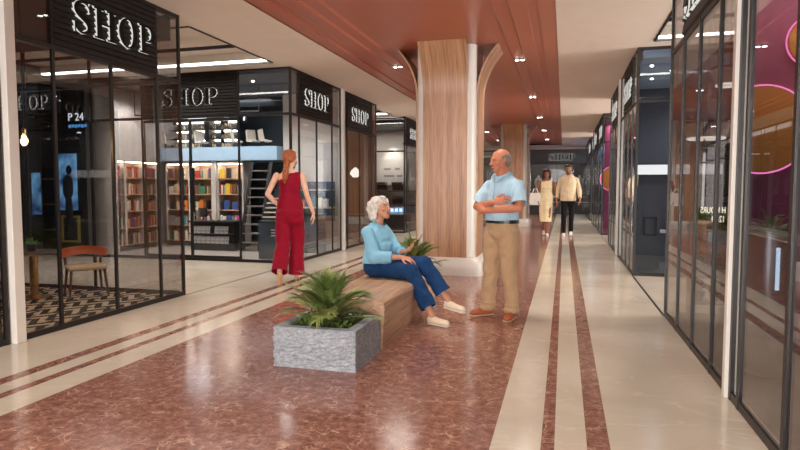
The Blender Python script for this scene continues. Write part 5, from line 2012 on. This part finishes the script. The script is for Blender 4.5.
# ----- seated woman
RZ = math.radians(-106)
root = empty('person', (-1.80, 5.61, 0), RZ, 'seated grey-haired woman in light blue jumper and jeans, on the bench', 'person')
k = .86
SK2 = skin('skin_warm', srgb(206, 150, 122))
Pv, Nk = V((0, .0, .485)), V((0, .015, .905))
hd, hh = V((0, .05, 1.062)), .232
fd = V((.10, .96, .22)).normalized()
shr, shl = V((.150, .0, .838)), V((-.150, .0, .838))
elr, ell_ = V((.185, .10, .60)), V((-.18, .13, .61))
wrr, wrl = V((.075, .335, .605)), V((-.045, .30, .645))
hipr, hipl = V((.078, .03, .475)), V((-.078, .03, .475))
knr, knl = V((.085, .46, .475)), V((-.05, .52, .54))
anr, anl = V((.12, .70, .085)), V((-.09, .76, .205))
body = torso(Pv, Nk, k, FEM) + head_prims(hd, fd, hh)
body += [seg(Nk + V((0, 0, -.02)), .048, hd + V((0, -.01, -.06)), .046)]
for s_, e_, w_ in ((shr, elr, wrr), (shl, ell_, wrl)): body += arm_prims(s_, e_, w_, k)
for a, b_, c in ((hipr, knr, anr), (hipl, knl, anl)): body += leg_prims(a, b_, c, k)
body += hand_prims(wrr, (-.15, .9, -.12), (-.3, 0, -1), -1, .16, .28)
body += hand_prims(wrl, (.12, .8, .28), (.3, -.2, .9), -1, .16, .45)
blob('body', body, SK2, root, .0055, 4)
face_parts(root, hd, fd, hh, M['brow_grey'], smile=False)
HW = hairmat('hair_silver', srgb(186, 176, 164), srgb(248, 244, 238), (26, 26, 12))
F_ = frame_of(fd)
pp = lambda x, y, z: hd + F_ @ V((x * hh, y * hh, z * hh))


def he(x, y, z, a, b_, c): return ell(pp(x, y, z), (a * hh, b_ * hh, c * hh), F_)


hr = [[he(0, -.13, .22, .43, .46, .35)], [he(0, .10, .42, .30, .22, .13)],
      [he(0, -.30, .08, .45, .34, .36), he(0, -.30, -.30, .40, .26, .2)], [he(0, -.30, -.36, .30, .18, .14)]]
for s in (-1, 1):
    hr += [[he(s * .33, -.10, .16, .14, .30, .26), he(s * .35, -.16, -.22, .12, .2, .18)], [he(s * .36, -.10, -.30, .10, .14, .12)],
           [he(s * .28, .08, .30, .13, .18, .14)]]
blob('hair', hr, HW, root, .005, 4, wr=(.010, 24))
JP = cloth('jumper_light_blue', srgb(140, 196, 222), bump=.5, bscale=90)
jp = torso(Pv, Nk, k, FEM, .034, t0=-.1)
jp += [[ell(V((0, .06, .70)), (.125, .09, .07)), ell(V((0, .03, .56)), (.135, .11, .06))]]
for s_, e_, w_ in ((shr, elr, wrr), (shl, ell_, wrl)):
    jp += [[ell(V((0, 0, .855)), (.085, .06, .035)), ell(s_ + V((0, 0, -.004)), .062)], seg(s_ + V((0, 0, -.004)), .064, e_, .068), seg(e_, .068, e_.lerp(w_, .62), .057)]
cuts = [(Pv + V((0, 0, .045)), (0, 0, -1), .24), (V((0, .055, .925)), (0, .55, .83), .13)]
for e_, w_ in ((elr, wrr), (ell_, wrl)): cuts.append((e_.lerp(w_, .64), w_ - e_, .075))
blob('jumper', jp, JP, root, .006, 4, wr=(.010, 13), cuts=cuts)
b = MB()
for e_, w_ in ((elr, wrr), (ell_, wrl)):
    b.tube([e_.lerp(w_, .60), e_.lerp(w_, .66)], [.056, .050], 18)
b.build('cuff', JP, root, True, world=False)
JN = cloth('denim_blue', srgb(30, 64, 108), bump=.3, bscale=120, var=.18)
jn = [[ell(Pv + V((0, -.01, .05)), (.150, .112, .06)), ell(Pv + V((0, .0, -.02)), (.165, .125, .08))],
      [ell(Pv + V((0, -.01, -.02)), (.160, .115, .075)), ell(hipr, .095), ell(hipl, .095)]]
for a, b_, c in ((hipr, knr, anr), (hipl, knl, anl)):
    jn += [seg(a, .098, a.lerp(b_, .5), .092), seg(a.lerp(b_, .5), .092, b_, .079), seg(b_, .079, b_.lerp(c, .5), .076), seg(b_.lerp(c, .5), .076, b_.lerp(c, .84), .082)]
blob('jeans', jn, JN, root, .006, 3, wr=(.009, 12), cuts=[(knr.lerp(anr, .82), anr - knr, .13), (knl.lerp(anl, .78), anl - knl, .13), (Pv + V((0, 0, .075)), (0, 0, 1), .22)])
CS = pbr('cream_suede', srgb(226, 208, 182), .75, var=.06)
CSOL = pbr('white_rubber', srgb(232, 226, 216), .5, var=.03)
d_ = V((.10, 1, 0)).normalized(); hp = V((anr.x, anr.y, 0)) - d_ * .05
sh_ = shoe('shoe', root, hp, hp + d_ * .235, .040, .075, CS, CSOL)
d_ = V((.12, 1, -.12)).normalized(); hp = V((anl.x, anl.y, .118)) - d_ * .05
sh_ = shoe('shoe', root, hp, hp + d_ * .235, .040, .075, CS, CSOL)

# ----- woman in red seen from behind
RZ = math.radians(20)
root = empty('person', (-3.565, 7.28, 0), RZ, 'red-haired woman in a crimson one-shoulder jumpsuit walking away past the bookshop', 'person')
k = 1.0
SK3 = skin('skin_fair', srgb(226, 180, 154))
Pv, Nk = V((0, 0, .97)), V((0, -.005, 1.50))
hd, hh = V((.012, .03, 1.665)), .222
fd = V((.62, .76, -.05)).normalized()
shr, shl = V((.168, -.01, 1.435)), V((-.168, -.01, 1.435))
elr, ell_ = V((.235, -.05, 1.17)), V((-.285, -.06, 1.185))
wrr, wrl = V((.312, .03, .935)), V((-.150, .01, 1.035))
hipr, hipl = V((.085, 0, .93)), V((-.085, 0, .93))
knr, knl = V((.085, .07, .52)), V((-.095, -.03, .52))
anr, anl = V((.075, .05, .13)), V((-.115, -.24, .165))
body = torso(Pv, Nk, k, FEM) + head_prims(hd, fd, hh)
body += [seg(Nk + V((0, 0, -.03)), .05, hd + V((0, -.02, -.06)), .046)]
for s_, e_, w_ in ((shr, elr, wrr), (shl, ell_, wrl)): body += arm_prims(s_, e_, w_, .86)
for a, b_, c in ((hipr, knr, anr), (hipl, knl, anl)): body += leg_prims(a, b_, c, .95)
body += hand_prims(wrr, (.12, .25, -.95), (-.9, .2, 0), -1, .17, .3)
body += hand_prims(wrl, (.62, .5, -.45), (.2, .3, .9), 1, .165, .2)
body += foot_prims(anr, (.0, 1, -.45), .95) + foot_prims(anl, (0, .75, -.9), .95)
blob('body', body, SK3, root, .0055, 4)
face_parts(root, hd, fd, hh, M['brow_dark'])
HR = hairmat('hair_ginger', srgb(112, 52, 26), srgb(196, 112, 62), (36, 36, 8))
F_ = frame_of(fd)
pp = lambda x, y, z: hd + F_ @ V((x * hh, y * hh, z * hh))
hr = [[he(0, -.10, .20, .375, .44, .35)], [he(0, .10, .34, .30, .24, .16)], [he(0, -.24, -.02, .36, .28, .32), he(0, -.30, -.25, .2, .16, .14)]]
for s in (-1, 1): hr.append([he(s * .29, -.05, .1, .10, .25, .22), he(s * .26, -.2, -.14, .1, .16, .12)])
tail = [V((-.02, -.10, 1.585)), V((-.03, -.128, 1.54)), V((-.035, -.145, 1.47)), V((-.045, -.14, 1.40)), V((-.05, -.125, 1.335))]
for a, b_, ra, rb in zip(tail[:-1], tail[1:], (.036, .030, .042, .036), (.030, .042, .036, .012)): hr.append(seg(a, ra, b_, rb))
blob('hair', hr, HR, root, .005, 3, wr=(.006, 40))
RD = cloth('crimson_crepe', srgb(136, 8, 36), rough=.6, bump=.12, bscale=70, var=.06)
js = torso(Pv, Nk, k, FEM, .012, t0=-.1, t1=.9)
js += [[ell(V((0, .07, 1.30)), (.12, .07, .06))], [ell(V((.06, -.005, 1.45)), (.05, .06, .03)), ell(V((.125, -.01, 1.455)), (.035, .055, .035)), ell(V((.10, -.01, 1.36)), (.06, .08, .06))]]
js += [[ell(Pv + V((0, -.02, -.02)), (.172, .13, .09)), ell(hipr + V((.01, -.02, -.08)), .10), ell(hipl + V((-.01, -.02, -.08)), .10)]]
js += [[ell(hipr + V((0, -.045, -.01)), .088)], [ell(hipl + V((0, -.045, -.01)), .088)]]
for a, b_, c, dz in ((hipr, knr, anr, .06), (hipl, knl, anl, .035)):
    js += [seg(a, .108, b_, .094), seg(b_, .094, c + V((0, 0, .0)), .108), seg(c, .108, c + (c - b_).normalized() * .02, .110)]
cuts = [(V((-.055, 0, 1.418)), (-.555, 0, .83), .30), (knr.lerp(anr, 1.10), anr - knr, .22), (knl.lerp(anl, 1.0), anl - knl, .22)]
blob('jumpsuit', js, RD, root, .0065, 4, wr=(.012, 9, .4), cuts=cuts)
blob('waistband', torso(Pv, Nk, k, FEM, .017, t0=-.1, t1=.75), RD, root, .006, 3, cuts=[(Pv + V((0, 0, .205)), (0, 0, 1), .9), (Pv + V((0, 0, .155)), (0, 0, -1), .9)])
GO = pbr('nude_leather', srgb(204, 164, 122), .35, metal=.05, var=.06)
for a, d_ in ((anr, V((0, 1, -.45)).normalized()), (anl, V((-.05, .62, -.75)).normalized())):
    heel = a - d_ * .05 + V((0, 0, -.072))
    if a is anr: heel.z = .085
    o = blob('shoe', [[ell(heel + d_ * .03, (.030, .03, .016)), ell(heel + d_ * .19, (.036, .04, .013))], [ell(heel + d_ * .15 + V((0, 0, .01)), (.035, .03, .022)), ell(heel + d_ * .215, (.030, .03, .012))],
                      [ell(heel + V((0, 0, .02)), (.028, .018, .03))]], GO, root, .005, 2)
    b = MB()
    foot_end = heel + V((0, -.005, -.085)) if a is anr else heel + V((0, -.055, -.045))
    b.cyl(heel + V((0, -.004, .005)), foot_end, .012, .006, 10)
    b.build('heel', GO, o, True, world=False)

# ----- couple walking towards the viewer
RZ = math.radians(184)
root = empty('person', (-.45, 16.15, 0), RZ, 'dark-haired woman in a cream sleeveless dress walking in the distance', 'person')
k = 1.02
SK4 = skin('skin_brown', srgb(150, 98, 74))
Pv, Nk = V((0, 0, .97)), V((0, 0, 1.49))
hd, hh = V((0, .03, 1.645)), .225
fd = V((-.1, 1, 0)).normalized()
shr, shl = V((.165, 0, 1.42)), V((-.165, 0, 1.42))
elr, ell_ = V((.245, .0, 1.16)), V((-.235, -.04, 1.15))
wrr, wrl = V((.21, .13, .95)), V((-.265, .06, .89))
hipr, hipl = V((.085, 0, .92)), V((-.085, 0, .92))
knr, knl = V((.07, -.03, .52)), V((-.06, .12, .52))
anr, anl = V((.05, -.22, .15)), V((-.03, .16, .09))
body = torso(Pv, Nk, k, FEM) + head_prims(hd, fd, hh) + [seg(Nk + V((0, 0, -.03)), .05, hd + V((0, -.02, -.06)), .047)]
for s_, e_, w_ in ((shr, elr, wrr), (shl, ell_, wrl)): body += arm_prims(s_, e_, w_, .88)
for a, b_, c in ((hipr, knr, anr), (hipl, knl, anl)): body += leg_prims(a, b_, c, .95)
body += hand_prims(wrr, (0, .3, -.9), (-.9, 0, 0), -1, .17, .4) + hand_prims(wrl, (-.05, .2, -.95), (.9, 0, 0), 1, .17, .35)
blob('body', body, SK4, root, .0065, 4)
face_parts(root, hd, fd, hh, M['brow_dark'])
HD = hairmat('hair_dark_brown', srgb(26, 17, 14), srgb(66, 42, 32))
F_ = frame_of(fd)
pp = lambda x, y, z: hd + F_ @ V((x * hh, y * hh, z * hh))
hr = [[he(0, -.08, .22, .40, .44, .34)], [he(0, -.26, .0, .42, .26, .36), he(0, -.26, -.5, .40, .2, .2)]]
for s in (-1, 1): hr += [[he(s * .34, .0, .2, .14, .28, .26), he(s * .40, -.04, -.3, .15, .2, .2)], [he(s * .38, -.05, -.5, .15, .16, .16)]]
blob('hair', hr, HD, root, .007, 3, wr=(.010, 28))
DR = cloth('dress_cream', srgb(232, 214, 172), rough=.55)
dr = torso(Pv, Nk, k, FEM, .014, t0=-.1, t1=.9)
dr += [[ell(V((0, .075, 1.29)), (.12, .06, .055))], [ell(V((0, 0, 1.43)), (.15, .07, .03))], [ell(Pv, (.18, .13, .08)), ell(V((.01, .02, .62)), (.165, .14, .06)), ], [ell(V((.01, .02, .62)), (.165, .14, .06)), ell(V((.0, .02, .37)), (.15, .19, .04))]]
blob('dress', dr, DR, root, .008, 4, wr=(.012, 9, .4), cuts=[(V((0, .02, .385)), (0, 0, -1), .4), (V((0, .06, 1.50)), (0, .5, .86), .13)])
WS = pbr('white_shoe', srgb(236, 234, 230), .5, var=.02)
for a, dz in ((anr, .06), (anl, 0)):
    hp = V((a.x, a.y - .05, dz)); shoe('shoe', root, hp, hp + V((0, .24, -dz * .8)), .04, .075, WS, CSOL)
# her white tote, hanging from the forearm: a thing of its own
t = empty('tote_bag', (-.72, 16.02, .80), 0, 'white tote bag hanging from the arm of the woman in the cream dress', 'bag')
TB = cloth('white_canvas', srgb(238, 234, 226))
b = MB(); b.prism([[(-.13, .82), (.13, .82), (.15, .90), (.13, 1.14), (-.13, 1.14), (-.15, .90)]], lambda u, v, d: V((-.73 + u, 16.02 + d, v)), -.05, .05)
auto_smooth(b.build('bag_body', TB, t), 30)
for s in (-1, 1):
    b = MB(); b.tube([(-.81, 16.02 + s * .035, 1.13), (-.76, 16.03 + s * .035, 1.25), (-.70, 16.03 + s * .035, 1.25), (-.65, 16.02 + s * .035, 1.13)], .010, 6); b.build('handle', TB, t, True)

RZ = math.radians(178)
root = empty('person', (.11, 16.2, 0), RZ, 'bearded man in a cream overshirt and black trousers walking in the distance', 'person')
k = 1.08
SK5 = skin('skin_tan', srgb(178, 122, 92))
Pv, Nk = V((0, 0, 1.0)), V((0, 0, 1.585))
hd, hh = V((0, .03, 1.765)), .245
fd = V((0, 1, -.03)).normalized()
shr, shl = V((.19, 0, 1.495)), V((-.19, 0, 1.495))
elr, ell_ = V((.275, -.05, 1.23)), V((-.275, -.03, 1.23))
wrr, wrl = V((.29, .07, .98)), V((-.30, .10, .99))
hipr, hipl = V((.095, 0, .96)), V((-.095, 0, .96))
knr, knl = V((.10, .09, .53)), V((-.09, .0, .52))
anr, anl = V((.10, .08, .09)), V((-.08, -.16, .12))
body = torso(Pv, Nk, k, MALE) + head_prims(hd, fd, hh) + [seg(Nk + V((0, 0, -.03)), .065, hd + V((0, -.01, -.07)), .06)]
for s_, e_, w_ in ((shr, elr, wrr), (shl, ell_, wrl)): body += arm_prims(s_, e_, w_, k)
for a, b_, c in ((hipr, knr, anr), (hipl, knl, anl)): body += leg_prims(a, b_, c, k)
body += hand_prims(wrr, (.02, .25, -.95), (-.9, 0, 0), -1, .19, .4) + hand_prims(wrl, (-.02, .25, -.95), (.9, 0, 0), 1, .19, .4)
blob('body', body, SK5, root, .0065, 4)
face_parts(root, hd, fd, hh, M['brow_dark'])
F_ = frame_of(fd)
pp = lambda x, y, z: hd + F_ @ V((x * hh, y * hh, z * hh))
hr = [[he(0, -.08, .24, .36, .43, .31)], [he(0, .12, .40, .28, .22, .13)]]
for s in (-1, 1): hr.append([he(s * .31, -.04, .12, .06, .2, .18), he(s * .30, .02, .0, .05, .1, .12)])
blob('hair', hr, HD, root, .007, 3, wr=(.005, 40))
bd = [[he(-.25, .1, -.22, .06, .12, .12), he(0, .26, -.44, .13, .14, .1)], [he(.25, .1, -.22, .06, .12, .12), he(0, .26, -.44, .13, .14, .1)],
      [he(-.12, .37, -.19, .04, .05, .025), he(.12, .37, -.19, .04, .05, .025)]]
blob('beard', bd, HD, root, .006, 2, wr=(.004, 60))
OV = cloth('overshirt_cream', srgb(228, 206, 172))
ov = torso(Pv, Nk, k, MALE, .03, t0=-.1)
for s_, e_, w_ in ((shr, elr, wrr), (shl, ell_, wrl)):
    ov += [[ell(V((0, 0, 1.52)), (.12, .075, .04)), ell(s_ + V((0, 0, -.002)), .067)], seg(s_ + V((0, 0, -.002)), .066, e_, .060), seg(e_, .060, e_.lerp(w_, .95), .050)]
cuts = [(V((0, 0, .93)), (0, 0, -1), .25), (V((0, .06, 1.615)), (0, .45, .9), .15)]
for e_, w_ in ((elr, wrr), (ell_, wrl)): cuts.append((e_.lerp(w_, .9), w_ - e_, .09))
blob('overshirt', ov, OV, root, .008, 4, wr=(.009, 10), cuts=cuts)
b = MB()
for s in (-1, 1): b.tube([(s * .012, .12, 1.53), (s * .06, .09, 1.585), (s * .082, .02, 1.615), (0, -.085, 1.625)], [.012, .018, .02, .018], 8, flat=.55)
b.build('collar', OV, root, True, world=False)
BT = cloth('trousers_black', srgb(26, 26, 30))
tr = torso(Pv, Nk, k, MALE, .012, t0=-.1, t1=.2)
for a, b_, c in ((hipr, knr, anr), (hipl, knl, anl)):
    tr += [seg(a, .102, b_, .07), seg(b_, .07, c + V((0, 0, .0)), .055)]
blob('trousers', tr, BT, root, .008, 4, wr=(.006, 11), cuts=[(anr, (0, 0, -1), .12), (anl, (0, 0, -1), .12)])
for a, dz in ((anr, 0), (anl, .03)):
    hp = V((a.x, a.y - .06, dz)); shoe('shoe', root, hp, hp + V((0, .28, -dz * .8)), .048, .085, WS, CSOL)

# ------------------------------------------------------------------- lights
W = (1, .965, .93)
area('entrance_fill', (-1.6, -6.8, 1.75), 5.2, 3.2, 640, (1, .975, .95), (PI / 2, 0, 0))  # unseen fill lamp behind the camera, standing in for an assumed glazed entrance
area('passage_fill_right', (5.5, 7.7, 1.6), 2.5, 2.8, 170, W, (PI / 2, 0, PI / 2))  # added fill lamp in front of the passage end wall, no window there
area('passage_fill_far_left', (-12.4, 14.8, 1.6), 2.2, 2.8, 130, W, (PI / 2, 0, -PI / 2))  # added to brighten the farther corridor, the passage ends in a plain wall
area('passage_fill_far_right', (5.5, 15.4, 1.6), 2.4, 2.8, 200, W, (PI / 2, 0, PI / 2))  # unseen fill lamp added for the ceiling and floor farther down
area('passage_fill_last_right', (5.5, 23.3, 1.6), 1.6, 2.8, 160, W, (PI / 2, 0, PI / 2))  # fill lamp put in for the last stretch of the corridor
area('gallery_light', (-7.2, 11.6, 3.15), 2.4, .6, 30, (.85, .93, 1))
area('cafe_light', (-5.6, 4.9, 2.9), 1.4, .9, 6, (1, .85, .7))
area('pink_room_light', (2.0, 4.9, 3.1), 1.2, .8, 16, (1, .93, .9))
area('end_shop_light', (-1, 31, 2.85), 3, 1, 12, W)
area('third_block_light', (1.5, 17.1, 3.0), .6, .3, 14)
area('fourth_block_light', (1.25, 27, 3.0), .4, 4, 50, (.7, .85, 1))
area('poster_shop_light', (-6, 17, 3.0), 2.5, .8, 22, (1, .93, .85))
area('lamp_shop_light', (-5.5, 12.5, 2.95), 1, 1, 14, (1, .85, .7))

spot('passage_fill_left', (-6.8, 7.5, ZC + .05), 140, 150, r=.12)  # added lamp without a fixture, brightens the passage beside the cafe

for x in (-7.9, -6.9, -5.95):
    spot('bookshop_spot', (x, 9.9, 3.15), 110, 150, (1, .96, .92), r=.08)
spot('bookshop_corner_spot', (-5.0, 10.0, 3.15), 60, 150, (1, .96, .92), r=.08)
for x, y, p in ((1.6, 10.2, 45), (2.4, 11.2, 60), (1.5, 12.6, 40)):
    spot('second_block_spot', (x, y, 3.08), p, 150, (.95, .97, 1), r=.08)
